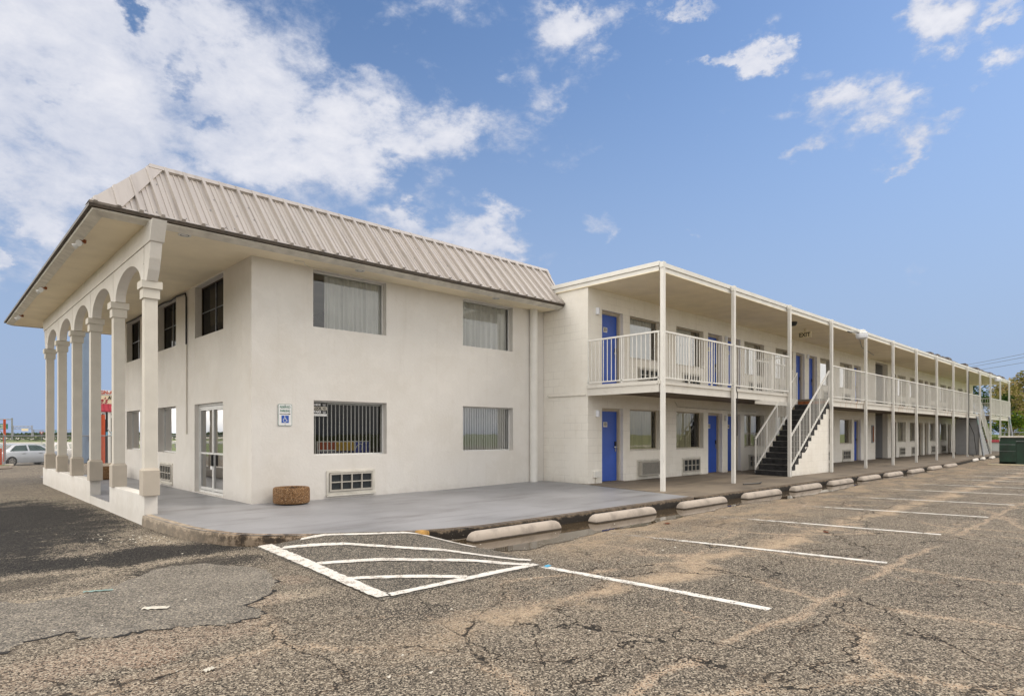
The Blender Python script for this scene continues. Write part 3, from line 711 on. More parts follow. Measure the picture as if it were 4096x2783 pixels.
# soffit (underside of the overhang) with sloped white edge board
EX0, EY0, EY1 = 1.79, 11.10, 24.75
ER = 12.47
b = MB(); b.quad((EX0+.2,EY0+.2,SOF),(ER-.02,EY0+.2,SOF),(ER-.02,EY1-.2,SOF),(EX0+.2,EY1-.2,SOF)); b.build('soffit', M['soffit'], lob, recalc=False)
b = MB()
def edge_board(i0, i1, z0, z1):            # offset inward from the eave
    b.quad((EX0+i0,EY0+i0,z0),(ER,EY0+i0,z0),(ER,EY0+i1,z1),(EX0+i1,EY0+i1,z1)); b.quad((EX0+i0,EY0+i0,z0),(EX0+i1,EY0+i1,z1),(EX0+i1,EY1-i1,z1),(EX0+i0,EY1-i0,z0)); b.quad((EX0+i0,EY1-i0,z0),(EX0+i1,EY1-i1,z1),(ER,EY1-i1,z1),(ER,EY1-i0,z0))
edge_board(.05,.06,4.925,4.90); edge_board(.06,.20,4.90,4.845); edge_board(.20,.202,4.845,4.868)
b.build('edge_board', M['dirtywhite'], lob)
b = MB()
for i0, i1, z0, z1 in ((0,.045,4.932,4.975),):
    b.box(EX0,ER,EY0,EY0+i1,z0,z1); b.box(EX0,EX0+i1,EY0+i1,EY1,z0,z1); b.box(EX0+i1,ER,EY1-i1,EY1,z0,z1)
b.box(EX0+.045,ER,EY0+.045,EY0+.06,4.93,4.972)
b.build('gutter', M['browntrim'], lob)
# mansard: ribbed sheet on the long side, plain sheets elsewhere
RUN, RZ0, RZ1 = 1.08, 4.978, 6.17
nrm = Vector((0, -(RZ1-RZ0), RUN)).normalized()
prof = []
x = 1.79+.02; rib0 = 3.095 - .305*5
k = 0
samples = [(1.79,0)]
while True:
    c = rib0+.305*k; k += 1
    if c > 13.1: break
    for dx, h in ((-.040,0),(-.028,.058),(.020,.058),(.036,0),(.095,0),(.101,.014),(.119,.014),(.125,0),(.178,0),(.184,.014),(.202,.014),(.208,0)):
        if 1.80 < c+dx < 12.93: samples.append((c+dx, h))
samples.append((12.93,0)); samples.sort()
def rpt(x, t, h=0): q = Vector((x, EY0+(RUN+.02)*t, RZ0+(RZ1-RZ0)*t)) + nrm*h; return tuple(q)
b = MB()
for (xa,ha),(xb,hb) in zip(samples, samples[1:]):
    def lim(x): return max(0, (x-12.47)/.46), min(1, (x-1.79)/RUN)
    (a0,a1),(c0,c1) = lim(xa), lim(xb)
    if a1 <= a0 and c1 <= c0: continue
    b.quad(rpt(xa,a0,ha), rpt(xb,c0,hb), rpt(xb,c1,hb), rpt(xa,a1,ha))
    if (ha or hb) and xb < 12.46: b.quad(rpt(xa,0,ha), rpt(xb,0,hb), rpt(xb,0,-.004), rpt(xa,0,-.004))
b.cur = 1; rng = random.Random(4)
for k in range(3, 33):
    c = rib0+.305*k
    for t in (.06,.36,.62,.9):
        if rng.random() < .75:
            x = c+.07*rng.choice((1,1,-1)); q = rpt(x+rng.uniform(-.01,.01), t+rng.uniform(-.02,.02), .004); b.box(q[0]-.008,q[0]+.008,q[1]-.008,q[1]+.008,q[2]-.006,q[2]+.008)
rf = b.build('roof', [M['roof'], M['greymetal']], lob, recalc=False)
b = MB()
TX, TY = EX0+RUN, EY0+RUN+.02
b.quad((EX0,EY0,RZ0),(TX,TY,RZ1),(TX,EY1-RUN,RZ1),(EX0,EY1,RZ0)); b.quad((EX0,EY1,RZ0),(TX,EY1-RUN,RZ1),(12.93,EY1-RUN,RZ1),(12.47,EY1,RZ0)); b.quad((TX,TY,RZ1-.02),(12.93,TY,RZ1-.02),(12.93,EY1-RUN,RZ1-.02),(TX,EY1-RUN,RZ1-.02))
b.quad((12.47,EY0,RZ0),(12.93,TY,RZ1),(12.93,EY1-RUN,RZ1),(12.47,EY1,RZ0))
b.build('roof_panel', M['roof'], rf, recalc=False)
# flashings
b = MB(); w = .43
def q3(x, t, h): return rpt(x, t, h)
b.quad(q3(1.79,0,.040), q3(1.79+w,.0,.040), q3(1.79+RUN+w*.42,.955,.040), q3(1.79+RUN*.985,.985,.040)); b.quad(q3(1.79+w,.0,.040), q3(1.79+w,.0,.0), q3(1.79+RUN+w*.42,.955,.0), q3(1.79+RUN+w*.42,.955,.040)); b.quad(q3(1.79,0,.04),q3(1.79+w,0,.04),q3(1.79+w,0,-.005),q3(1.79,0,-.005))
b.quad((1.79,EY0,RZ0+.03),(1.79+RUN,EY0+RUN,RZ1+.03),(1.79+RUN,EY0+RUN+.35,RZ1+.03),(1.79,EY0+.35,RZ0+.03))
b.quad(q3(TX-.06,.93,.048), q3(12.93,.93,.048), q3(12.95,1.005,.05), q3(TX-.02,1.005,.05)); b.quad(q3(TX-.06,.93,.048), q3(12.93,.93,.048), q3(12.93,.93,0), q3(TX-.06,.93,0)); b.quad(q3(TX-.02,1.005,.05), q3(12.95,1.005,.05), (12.95,TY+.25,RZ1+.03),(TX-.02,TY+.25,RZ1+.03))
b.quad(q3(12.47,0,.042),q3(12.40,0,.042),q3(12.86,1,.042),q3(12.93,1,.042)); b.quad(q3(12.47,0,.042),q3(12.47,0,-.02),q3(12.93,1,-.02),q3(12.93,1,.042))
b.quad(q3(1.79,-.001,.012), q3(12.47,-.001,.012), q3(12.47,.028,.008), q3(1.79,.028,.008))
b.build('flashing', M['roof'], rf, recalc=False)
# recessed soffit lights
for (x,y) in ((3.2,11.42),(6.52,11.42),(10.3,11.42)):
    b = MB(); b.lathe([(.105,SOF-.004),(.10,SOF-.014),(.075,SOF-.016),(.072,SOF-.003),(.05,SOF-.012),(.03,SOF-.02),(0,SOF-.021)], x, y, 20); o = b.build('soffit_light', M['alu'], lob, smooth=True)
    b = MB(); b.lathe([(.072,SOF-.006),(.055,SOF-.0135)], x, y, 20); b.build('rim', M['darkgrille'], o)
# downpipe, conduits
b = MB(); b.tube([(11.99,11.78,.2),(11.99,11.78,4.9)], .105, 16); b.build('downpipe', M['white'], lob, smooth=True)
b = MB(); b.tube([(4.46,15.80,3.6),(4.46,15.80,4.70),(4.45,15.84,4.80),(4.44,16.0,4.80),(4.44,16.5,4.83),(4.44,17.0,4.80),(4.44,17.6,4.84),(4.44,18.3,4.84),(4.44,19.5,4.85),(4.44,20.5,4.83),(4.44,21.6,4.85)], .020, 8); b.build('cable', M['black'], lob, smooth=True)
b = MB(); b.tube([(4.465,15.80,1.5),(4.465,15.80,3.6)], .016, 8); b.build('conduit', M['shaft'], lob, smooth=True)
b = MB(); b.tube([(5.2,11.60,4.855),(5.35,11.5,4.84),(5.42,11.62,4.82),(5.6,11.72,4.81)], .007, 6); b.build('wire', M['dirtywhite'], lob)
# facade windows
def win(parent, axis, op, inw, kind, seed):
    u0, u1, z0, z1 = op; s = 1; c = inw
    f = MB(); frame(f, axis, u0, u1, z0, z1, c+.145, c+.19, .03)
    o = f.build('window', M['alu'] if kind != 'dark' else M['browntrim'], parent)
    p = MB(); d = c+.165
    p.quad(*[(d,u,z) if axis == 'x' else (u,d,z) for u, z in ((u0+.03,z0+.03),(u1-.03,z0+.03),(u1-.03,z1-.03),(u0+.03,z1-.03))])
    p.build('pane', M['glassdark'] if kind == 'dark' else (M['glassplain'] if kind == 'plain' else M['glassfront'] if kind == 'front' else M['glassrefl'] if kind == 'refl' else M['glass']), o, recalc=False)
    return o
o = win(lob, 'y', FW[0], LY0, 'g', 1); b = MB(); cloth(b, 'y', LY0+.22, 6.08, 7.5, 3.6, 4.9, .02, .12, 3); b.build('curtain', M['sheer'], o, smooth=True, recalc=False)
o = win(lob, 'y', FW[1], LY0, 'g', 2); b = MB(); cloth(b, 'y', LY0+.22, 9.55, 11.24, 3.6, 4.9, .035, .17, 4); b.build('curtain', M['sheer'], o, smooth=True, recalc=False)
o = win(lob, 'y', FW[2], LY0, 'plain', 3); b = MB()
k = 0; x = 5.76
while x < 7.5:
    b.box(x, x+.017, LY0+.20, LY0+.215, 1.03, 2.13); x += .0915
b.box(5.7,7.5,LY0+.22,LY0+.26,2.12,2.20); b.build('vertical_blind', M['blind'], o)
w2 = o
o = win(lob, 'y', FW[3], LY0, 'refl', 4); b = MB(); x = 9.6
while x < 11.4:
    b.quad((x,LY0+.20,1.03),(x+.088,LY0+.235,1.03),(x+.088,LY0+.235,2.2),(x,LY0+.20,2.2)); x += .078
b.build('vertical_blind', M['blind'], o, recalc=False)
# sticker and poster seen in the lower left facade window
st = thing('window_sticker', (5.85,LY0+.15,2.0), 'black and white sticker reading HIDE LOCK TAKE in upper corner of the blinds window', 'sticker')
yq = LY0+.160
for i, (word, dark) in enumerate((('HIDE',1),('LOCK',0),('TAKE',1))):
    z = 2.105-.075*i
    b = MB(); b.box(5.765,6.10,yq-.001,yq+.001,z-.034,z+.036); b.build('sticker_panel', M['black'] if dark else M['paper'], st)
    text('lettering', word, .062, (5.885,yq-.004,z), FY, M['signwhite'] if dark else M['black'], st, .0008, 1.05, .003)
    b = MB(); b.box(6.00,6.075,yq-.004,yq-.002,z+.004,z+.014); b.box(6.01,6.07,yq-.004,yq-.002,z-.02,z-.008); b.build('small_print', M['signwhite'] if dark else M['black'], st)
b = MB(); b.box(5.765,6.10,yq-.001,yq+.001,1.87,1.917); b.build('sticker_panel', M['alu'], st)
po = thing('poster', (6.5,LY0+.5,1.05), 'red, yellow and blue advertising board standing inside behind the vertical blinds', 'poster')
yq = LY0+.62
M['po_red'] = simple('po_red', (.42,.07,.03), .5); M['po_yel'] = simple('po_yel', (.55,.33,.03), .5); M['po_navy'] = simple('po_navy', (.02,.03,.12), .5); M['po_blue'] = simple('po_blue', (.05,.07,.40), .5)
b = MB(); b.box(6.10,7.38,yq,yq+.01,.95,1.345); b.build('board', M['signwhite'], po)
b = MB(); b.box(6.13,6.55,yq-.003,yq-.001,1.16,1.325); b.build('picture', M['po_red'], po)
b = MB(); b.box(6.55,6.98,yq-.003,yq-.001,1.13,1.325); b.build('picture', M['po_yel'], po)
b = MB(); b.box(6.13,6.98,yq-.003,yq-.001,.96,1.13); b.build('band', M['po_navy'], po)
b = MB(); b.box(7.0,7.36,yq-.003,yq-.001,.96,1.325); b.build('logo_field', M['po_blue'], po)
b = MB(); pts = [(7.10+.06*math.cos(a)+.05*math.sin(a*1.3), yq-.006, 1.13+.15*math.sin(a)) for a in [i*.35 for i in range(14)]]; b.tube(pts, .012, 5); b.build('logo_swirl', M['signwhite'], po)
text('lettering', "We'll leave the", .105, (6.50,yq-.006,1.085), FY, M['signwhite'], po, .001, .95)
b = MB(); b.box(5.3,7.9,LY0+.55,LY0+1.3,.75,.80); b.box(5.4,5.5,LY0+.6,LY0+1.2,.19,.75); b.box(7.6,7.7,LY0+.6,LY0+1.2,.19,.75)
tag(b.build('lobby_table', M['wood']), 'low brown table inside the lobby behind the vertical blinds window', 'table')
# front windows and glass doors
for i, op in enumerate(FO[1:]):
    up = op[2] > 3
    o = win(lob, 'x', op, LX0, 'dark' if up else 'front', i)
    if up:
        b = MB(); um = (op[0]+op[1])/2; zm = (op[2]+op[3])/2
        b.box(LX0+.145,LX0+.175,um-.012,um+.012,op[2]+.03,op[3]-.03); b.box(LX0+.142,LX0+.172,op[0]+.03,um-.012,zm-.008,zm+.008); b.box(LX0+.142,LX0+.172,um+.012,op[1]-.03,zm-.008,zm+.008); b.build('glazing_bar', M['greymetal'], o)
    else:
        b = MB(); b.quad((LX0+.5,op[0]-.2,op[2]-.1),(LX0+.5,op[1]+.2,op[2]-.1),(LX0+.5,op[1]+.2,op[3]+.1),(LX0+.5,op[0]-.2,op[3]+.1)); b.build('blind', M['greyblock'], o, recalc=False)
y0, y1, z0, z1 = FO[0]; b = MB(); frame(b, 'x', y0, y1, z0, z1, LX0+.09, LX0+.17, .05); b.box(LX0+.09,LX0+.17,y0+.06,y1-.06,z1-.10,z1-.06)
dr = b.build('entrance_door', M['alu'], lob); ym = (y0+y1)/2
for s, (a, c) in enumerate(((y0+.06,ym-.004),(ym+.004,y1-.06))):
    b = MB(); frame(b, 'x', a, c, z0+.02, z1-.10, LX0+.10, LX0+.15, .042); b.box(LX0+.10,LX0+.15,a+.055,c-.055,z0+.02,z0+.12); b.box(LX0+.105,LX0+.145,a+.055,c-.055,1.05,1.09)
    o = b.build('door_leaf', M['alu'], dr)
    b = MB(); b.quad((LX0+.125,a+.055,z0+.12),(LX0+.125,c-.055,z0+.12),(LX0+.125,c-.055,z1-.155),(LX0+.125,a+.055,z1-.155)); b.build('pane', M['glassdoor'], dr, recalc=False)
    yy = ym+(-.035 if s == 0 else .035); b = MB(); b.box(LX0+.06,LX0+.10,yy-.012,yy+.012,.80,1.05); b.build('door_handle', M['black'] if s == 0 else M['chrome'], dr)
b = MB(); b.box(LX0+.095,LX0+.098,ym+.04,ym+.16,.72,1.05); b.build('notice', M['signwhite'], dr)

# ---- portico: low wall, columns, arcade (parts of the lobby building)
PX0, PX1 = 2.60, 2.795
for a, c, zt_ in ((11.43,14.06,.505),(15.98,23.3,.495)):
    b = MB(); b.box(PX0,PX1,a,c,-.08,zt_); b.build('low_wall', M['stucco'], lob, bevel=.012)
b = MB(); b.box(PX0+.005,PX1,14.06,15.98,-.08,.178); b.build('threshold', M['stucco'], lob)
PITCH = 2.213; C0 = 11.475; CX = 2.69
for i in range(6):
    y = C0+PITCH*i + (.06 if i else .0)
    b = MB(); b.box(CX-.095,CX+.095,y-.09,y+.09,.88,3.73); cl = b.build('column', M['shaft'], lob, bevel=.006)
    b = MB(); b.box(CX-.125,CX+.118,y-.132,y+.132,.497,.905)
    n = len(b.v)
    for (dx0,dx1,dy,z) in ((-.125,.118,.132,.905),(-.095,.095,.09,.945)): b.v += [(CX+dx0,y-dy,z),(CX+dx1,y-dy,z),(CX+dx1,y+dy,z),(CX+dx0,y+dy,z)]
    for q in range(4): b.f.append((n+q, n+(q+1)%4, n+4+(q+1)%4, n+4+q)); b.mi.append(0)
    b.build('pedestal', M['pedestal'], cl, bevel=.006)
    b = MB(); b.box(CX-.122,CX+.122,y-.118,y+.118,3.705,3.865); b.box(CX-.152,CX+.152,y-.148,y+.148,3.865,3.985); b.build('capital', M['shaft'], cl, bevel=.004)
# arcade wall: header beam and one arched panel per bay
b = MB()
ya, yb = C0-.48, C0+5*PITCH+.48+.06
ZB = 4.56
b.prism([(PX0-.012, C0-.60+.0, SOF), (PX0-.012, C0-.44, ZB), (PX0-.012, C0+5*PITCH+.50, ZB), (PX0-.012, C0+5*PITCH+.66, SOF)], (.205,0,0))
for i in range(6): b.box(PX0+.045,PX0+.16,C0+PITCH*i+(.06 if i else 0)-.05,C0+PITCH*i+(.06 if i else 0)+.05,3.99,ZB)
ar = b.build('arcade_beam', M['stucco'], lob)
for i in range(-1, 6):
    b = MB(); ZS = 3.985; rise = .435
    if i == -1:   pts = [(C0-.014-.15,ZS),(C0-.014,ZS),(C0-.014,ZB-.006),(C0-.42,ZB-.006),(C0-.35,ZB-.25),(C0-.27,ZB-.42)]
    elif i == 5:  y = C0+5*PITCH+.06; pts = [(y+.014,ZS),(y+.165,ZS),(y+.27,ZB-.42),(y+.35,ZB-.25),(y+.42,ZB-.006),(y+.014,ZB-.006)]
    else:
        l = C0+PITCH*i+(.06 if i else 0)+.014; r = C0+PITCH*(i+1)+.06-.014; s0 = l+.185; s1 = r-.185; cy = (s0+s1)/2; hw = (s1-s0)/2
        pts = [(l,ZS),(s0,ZS)]+[(cy-hw*math.cos(PI*k/24), ZS+rise*math.sin(PI*k/24)) for k in range(1,24)]+[(s1,ZS),(r,ZS),(r,ZB-.006),(l,ZB-.006)]
    b.prism([(PX0+.004,y,z) for y, z in pts], (.165,0,0)); b.build('arch', M['stucco'], ar)

# ================================================================== room wing
WX0, WX1, WY, WYB = 12.49, 59.3, 10.3, 17.5
DK = 2.75; WS = 5.31
wing = thing('room_wing', (35,13,.2), 'long two-storey white motel wing with blue doors and railed balcony walkway', 'building')
DOORS = [(13.074,14.005,'1'),(18.634,19.563,'3'),(19.949,20.880,'5'),(25.651,26.54,'7'),(26.988,27.87,'9'),(32.49,33.42,'11'),(38.35,39.27,'15'),(43.884,44.81,'17'),(45.22,46.1,'19'),(51.2,52.13,'21'),(52.55,53.45,'23')]
WINS = [(14.32,15.84),(16.717,18.335),(21.178,22.768),(23.75,25.347),(28.221,29.80),(30.58,32.18),(39.56,41.12),(41.96,43.54),(46.45,48.0),(49.07,50.76),(54.2,55.8),(56.6,58.2)]
ops = []
for a, c, _ in DOORS: ops += [(a,c,.21,2.19),(a,c,DK+.03,4.81)]
for a, c in WINS: ops += [(a,c,1.055,2.19),(a,c,3.65,4.805)]
PA = (35.67,37.73)
ops += [(PA[0],PA[1],.12,2.62),(PA[0],PA[1],DK,5.22)]
b = MB(); wall(b, 'y', WY, WX0+.2, WX1, .12, WS+.06, ops, .25, 1)
b.box(WX0, WX0+.2, WY, WYB, .12, 5.40); b.box(WX0+.2, WX1, WYB-.2, WYB, .12, WS); b.box(WX1-.2, WX1, WY+.25, WYB-.2, .12, WS)
b.build('wall', M['block'], wing)
b = MB(); b.box(PA[0]-.2,PA[0],WY+.25,WYB-.2,.12,WS-.01); b.box(PA[1],PA[1]+.2,WY+.25,WYB-.2,.12,WS-.01); b.box(PA[0],PA[1],15.5,15.7,.12,WS-.01); b.build('passage_wall', M['greyblock'], wing)
b = MB(); b.box(WX0+.2,WX1-.2,WY+.25,WYB-.2,2.5,DK); b.quad((WX0+.2,WY+.25,.205),(WX1,WY+.25,.205),(WX1,WYB,.205),(WX0+.2,WYB,.205))
for x in (16.3,19.75,23.3,26.75,30.2,33.9,41.5,45.0,48.5,52.3): b.box(x-.05,x+.05,WY+.25,WYB-.2,.21,WS)
b.build('room_interior', M['interior'], wing)
# roof slab with stepped fascia
YP = 8.05
b = MB(); b.box(WX0-.04, WX1+.9, YP+.09, WYB+.1, WS, WS+.02); b.build('balcony_ceiling', M['soffit'], wing)
b = MB(); b.box(WX0-.03, WX1+.9, YP+.095, WYB+.1, WS+.022, WS+.11); b.box(WX0-.06, WX1+.93, YP+.07, WYB+.1, WS+.125, WS+.225); b.box(WX0-.02, WX1+.9, YP+.11, WYB+.1, WS+.11, WS+.125)
b.build('roof', M['white'], wing)
# loose roofing edge at the far end
b = MB(); rng = random.Random(12); x = 31.0
while x < 59:
    w = rng.uniform(.4,1.3); hh = rng.uniform(.02,.22)*(1 if x > 37 else .35)
    b.prism([(x,YP+.10,WS+.228),(x+w,YP+.10,WS+.228),(x+w*.8,YP+.14,WS+.23+hh*.8),(x+w*.35,YP+.2,WS+.23+hh),(x+.05,YP+.12,WS+.23+hh*.3)], (0,rng.uniform(.15,.5),rng.uniform(-.02,.05))); x += w*rng.uniform(.6,1.1)
b.build('torn_roofing', M['browntrim'], wing)
# balcony deck; the bays over the two staircases are cut out
S1 = (19.62,23.05); S2 = (48.62,52.15); SY = 9.2
b = MB()
for a, c, y in ((WX0-.03,S1[0],YP+.10),(S1[0],S1[1],SY),(S1[1],S2[0],YP+.10),(S2[0],S2[1],SY),(S2[1],WX1+.9,YP+.10)): b.box(a,c,y,WY,DK-.17,DK)
b.build('balcony_deck', M['walk'], wing)
b = MB()
for a, c in ((WX0-.05,S1[0]),(S1[1],S2[0]),(S2[1],WX1+.92)):
    b.box(a,c,YP+.085,YP+.10,2.485,2.672); b.box(a,c,YP+.05,YP+.10,2.672,2.753)
b.box(WX0-.05,WX0-.03,YP+.10,WY-.01,2.485,2.672); b.box(WX0-.075,WX0-.03,YP+.10,WY-.01,2.672,2.753)
for a, c in (S1,S2): b.box(a,c,SY-.015,SY,2.485,2.75)
b.build('deck_fascia', M['fascia'], wing)
b = MB(); b.box(S1[1]-.02,S1[1],YP+.10,SY-.016,2.50,2.67); b.build('rusty_beam', M['rust'], wing)
b = MB(); b.quad((WX0,YP+.1,2.49),(WX1+.9,YP+.1,2.49),(WX1+.9,WY,2.49),(WX0,WY,2.49)) if False else None
# posts
POSTS = [12.51,15.95,19.60,23.13,26.75,30.30,33.93,37.72,41.35,44.95,48.55,51.98,55.55,59.20]
for x in POSTS:
    b = MB(); b.box(x-.046,x+.046,YP-.03,YP+.062,zt(max(x,12),YP)-.01,WS+.205); b.box(x-.065,x+.065,YP-.034,YP+.069,WS+.07,WS+.20); b.build('post', M['white'], wing, bevel=.004)
# railings, one part per bay
def railing(b, p0, p1, zb, zt_, n_posts, step=.122):
    p0 = Vector(p0); p1 = Vector(p1); L = (p1-p0).length; d = (p1-p0)/L
    P = lambda s, z: (p0.x+d.x*s, p0.y+d.y*s, z)
    b.bar(P(0,zt_), P(L,zt_), .04, .04); b.bar(P(0,zb), P(L,zb), .03, .03)
    m = int(L/step)
    for i in range(1, m): b.bar(P(L*i/m,zb), P(L*i/m,zt_), .015)
    for i in range(n_posts+1): b.bar(P(.02+(L-.04)*i/n_posts,zb-.07), P(.02+(L-.04)*i/n_posts,zt_), .03)
def rail_part(p0, p1, n=3, name='balcony_railing'):
    b = MB(); railing(b, p0, p1, 2.82, 3.90, n); return b.build(name, M['white'], wing)
rail_part((WX0-.03,WY-.02),(WX0-.03,YP+.08),2)
for i in range(13):
    if i in (2,10): continue
    rail_part((POSTS[i]+.05,YP+.02),(POSTS[i+1]-.05,YP+.02))
rail_part((S2[1],YP+.06),(S2[1],SY),2); rail_part((S2[0]+.1,SY),(S2[1],SY),3)
rail_part((S1[0],YP+.1),(S1[0],SY),2); rail_part((S1[0]+.05,SY),(S1[1]-.75,SY),3); rail_part((WX1+.85,YP+.05),(WX1+.85,WY),2)
# return rail by the stair head
b = MB(); b.tube([(22.30,SY,2.80),(22.30,SY,3.60),(22.34,SY,3.72),(22.42,SY,3.76),(22.62,SY,3.76)], .018, 8); b.bar((22.62,SY,2.72),(22.62,SY,3.77),.03); b.build('stair_head_rail', M['white'], wing)
# doors
for a, c, num in DOORS:
    for up in (0,1):
        z0, z1 = ((.215,2.19),(DK+.035,4.81))[up]; y = WY+.17
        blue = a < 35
        b = MB(); b.box(a,a+.05,y-.05,y+.08,z0,z1); b.box(c-.05,c,y-.05,y+.08,z0,z1); b.box(a+.05,c-.05,y-.05,y+.08,z1-.06,z1); b.box(c-.065,c-.05,y-.015,y+.06,z0,z1-.06); b.box(a+.05,c-.065,y-.015,y+.06,z1-.075,z1-.06)
        fr = b.build('door_frame', M['beige'], wing)
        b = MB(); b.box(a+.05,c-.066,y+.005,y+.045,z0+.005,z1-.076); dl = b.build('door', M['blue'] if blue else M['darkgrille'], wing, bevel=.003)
        b = MB(); x = c-.135; zz = z0+.93; b.box(x-.028,x+.028,y-.02,y+.006,zz+.02,zz+.15); b.cur = 1; b.box(x-.016,x+.016,y-.014,y+.006,zz-.13,zz+.02); b.bar((x-.125,y-.05,zz),(x+.015,y-.05,zz),.018); b.bar((x,y-.05,zz),(x,y+.006,zz),.018); b.build('handle', [M['black'],M['chrome']], dl)
        if blue:
            b = MB(); zc = z0+1.545; xc = a+.36; b.box(xc-.085,xc+.085,y+.0015,y+.006,zc-.07,zc+.065); pl = b.build('number_plate', M['number'], dl, bevel=.008 if False else 0)
            text('lettering', ('2' if up else '1')+num.zfill(2), .125, (xc,y-.0005,zc), FY, M['black'], dl, .001, .8, .002)
        b = MB(); b.box(a-.005,c+.005,WY-.02,WY+.20,z0-.03,z0-.001); b.build('door_sill', M['greymetal'] if up else M['walk'], wing)
# windows
for i, (a, c) in enumerate(WINS):
    for up in (0,1):
        op = (a,c,3.65,4.805) if up else (a,c,1.055,2.19)
        b = MB(); frame(b, 'y', a, c, op[2], op[3], WY+.14, WY+.185, .028); xm = c-.10-.0*(a+c)
        if i in (2,) and not up: b.box((a+c)/2-.05,(a+c)/2,WY+.142,WY+.18,op[2]+.028,op[3]-.028); b.box(a+.03,c-.03,WY+.138,WY+.15,1.50,1.535)
        o = b.build('window', M['beige'] if i < 6 else M['dirtywhite'], wing)
        p = MB(); d = WY+.165; p.quad((a+.03,d,op[2]+.03),(c-.03,d,op[2]+.03),(c-.03,d,op[3]-.03),(a+.03,d,op[3]-.03)); p.build('pane', M['glassrefl'] if up else M['glasswing'], o, recalc=False)
        gap = {(0,0):.10,(1,0):.42,(2,0):.3,(5,0):.35,(1,1):.35,(3,1):.4}.get((i,up), .15+.1*((i*7+up*3)%3))
        b = MB(); cloth(b, 'y', WY+.24, a-.05, c-gap, op[2]-.06, op[3]+.08, .03, .13, i*2+up+10); b.build('curtain', M['drape'] if not up else M['sheer'], o, smooth=True, recalc=False)
        if (i,up) in ((5,0),): b = MB(); cloth(b, 'y', WY+.36, c-.12, c+.05, op[2]-.06, op[3]+.08, .02, .1, 77); b.build('curtain', M['drape'], o, smooth=True, recalc=False)
        b = MB(); b.box(a-.01,c+.01,WY-.012,WY+.139,op[2]-.028,op[2]-.001); b.build('window_sill', M['dirtywhite'], o)
# conduits under the balcony and on the end wall
b = MB(); b.tube([(12.47,11.72,2.55),(12.47,11.66,2.51),(12.47,10.36,2.51)], .014, 8)
b.tube([(16.6,10.27,2.47),(16.75,10.27,2.32),(18,10.27,2.31),(22,10.27,2.30)], .014, 6); b.build('conduit', M['dirtywhite'], wing, smooth=True)
b = MB(); b.tube([(16.05,YP+.0,2.75),(16.06,YP-.045,2.6),(16.04,YP-.045,2.4),(16.05,YP-.02,2.2),(16.055,YP-.045,1.7),(16.05,YP-.04,1.45)], .012, 6); b.build('cable', M['black'], wing, smooth=True)
b = MB(); b.tube([(44.93,YP-.04,5.2),(44.91,YP-.05,4.0),(44.95,YP-.05,2.0),(44.9,YP-.05,.3),(45.4,YP-.2,.19),(45.8,YP-.1,.25)], .02, 6); b.tube([(48.0,8.6,2.4),(48.1,8.3,1.5),(48.05,8.2,.6),(47.7,8.1,.2)], .02, 6); b.build('cable', M['black'], wing, smooth=True)
b = MB(); b.tube([(26.6,YP+.2,5.28),(29,8.9,5.20),(33,9.6,5.27)], .012, 5); b.build('cable', M['greymetal'], wing)

# ---- staircases (things)
def staircase(x0, x1, mirror, label):
    t = thing('staircase', ((x0+x1)/2,8.6,.17), label, 'staircase')
    N = 14; zb = .165; rise = (DK-zb)/N; run = (x1-x0-.02)/(N-1)
    X = (lambda s: x0+s) if not mirror else (lambda s: x1-s)
    def bx(b, s0, s1, y0, y1, z0, z1): a, c = sorted((X(s0),X(s1))); b.box(a,c,y0,y1,z0,z1)
    b = MB()
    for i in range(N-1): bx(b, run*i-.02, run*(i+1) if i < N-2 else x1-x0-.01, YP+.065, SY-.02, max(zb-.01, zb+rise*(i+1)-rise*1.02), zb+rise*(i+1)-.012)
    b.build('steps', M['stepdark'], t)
    b = MB()
    for i in range(N-1): bx(b, run*i-.032, run*i+.03, YP+.063, SY-.018, zb+rise*(i+1)-.03, zb+rise*(i+1)-.010)
    b.build('step_edging', M['stepnose'], t)
    b = MB(); pts = [(X(.06),zb-.03)]
    for i in range(1, N-1): pts += [(X(run*i+.02),zb+rise*i-.02-.0) if i > 1 else (X(run*i+.02),zb-.03)] if i == 1 else []
    pts = []
    for i in range(1, N-1):
        zz = zb+rise*(i+1)-rise*1.02-.002; pts += [(X(run*i+.015),zz),(X(run*(i+1)+.015),zz)]
    pts = [(X(.03),zb-.03),(X(.03),zb-.005)]+[(X(run+.015),zb-.005)]+pts+[(X(x1-x0),pts[-1][1]),(X(x1-x0),zb-.03)]
    b.prism([(x,YP+.075,z) for x, z in pts], (0,.14,0)); b.prism([(x,SY-.17,z) for x, z in pts], (0,.14,0))
    e = X(x1-x0-.02); b.box(min(e,X(x1-x0-.15)),max(e,X(x1-x0-.15)),YP+.215,SY-.17,zb-.02,2.48)
    b.build('side_wall', M['block'] if not mirror else M['greyblock'], t)
    sl = rise/run
    for y in (YP+.045, SY-.01):
        b = MB(); s0, s1 = -.06+.06*(y > 8.5), x1-x0-.06
        Z = lambda s, off: zb+sl*s+off
        top = 1.17; low = .22
        b.bar((X(s0),y,Z(s0,top)),(X(s1),y,Z(s1,top)),.042,.042); b.bar((X(s0),y,Z(s0,low)),(X(s1),y,Z(s1,low)),.035,.05)
        m = int((s1-s0)/.115)
        for i in range(1, m): s = s0+(s1-s0)*i/m; b.bar((X(s),y,Z(s,low)),(X(s),y,Z(s,top)),.014)
        for i in range(5): s = s0+.02+(s1-s0-.04)*i/4; b.bar((X(s),y,max(Z(s,low)-.16,zb)),(X(s),y,Z(s,top)),.032)
        b.build('stair_railing', M['white'], t)
    return t
st1 = staircase(S1[0]+.02, S1[1], False, 'dark concrete staircase with white railings beside doors 105 and 107')
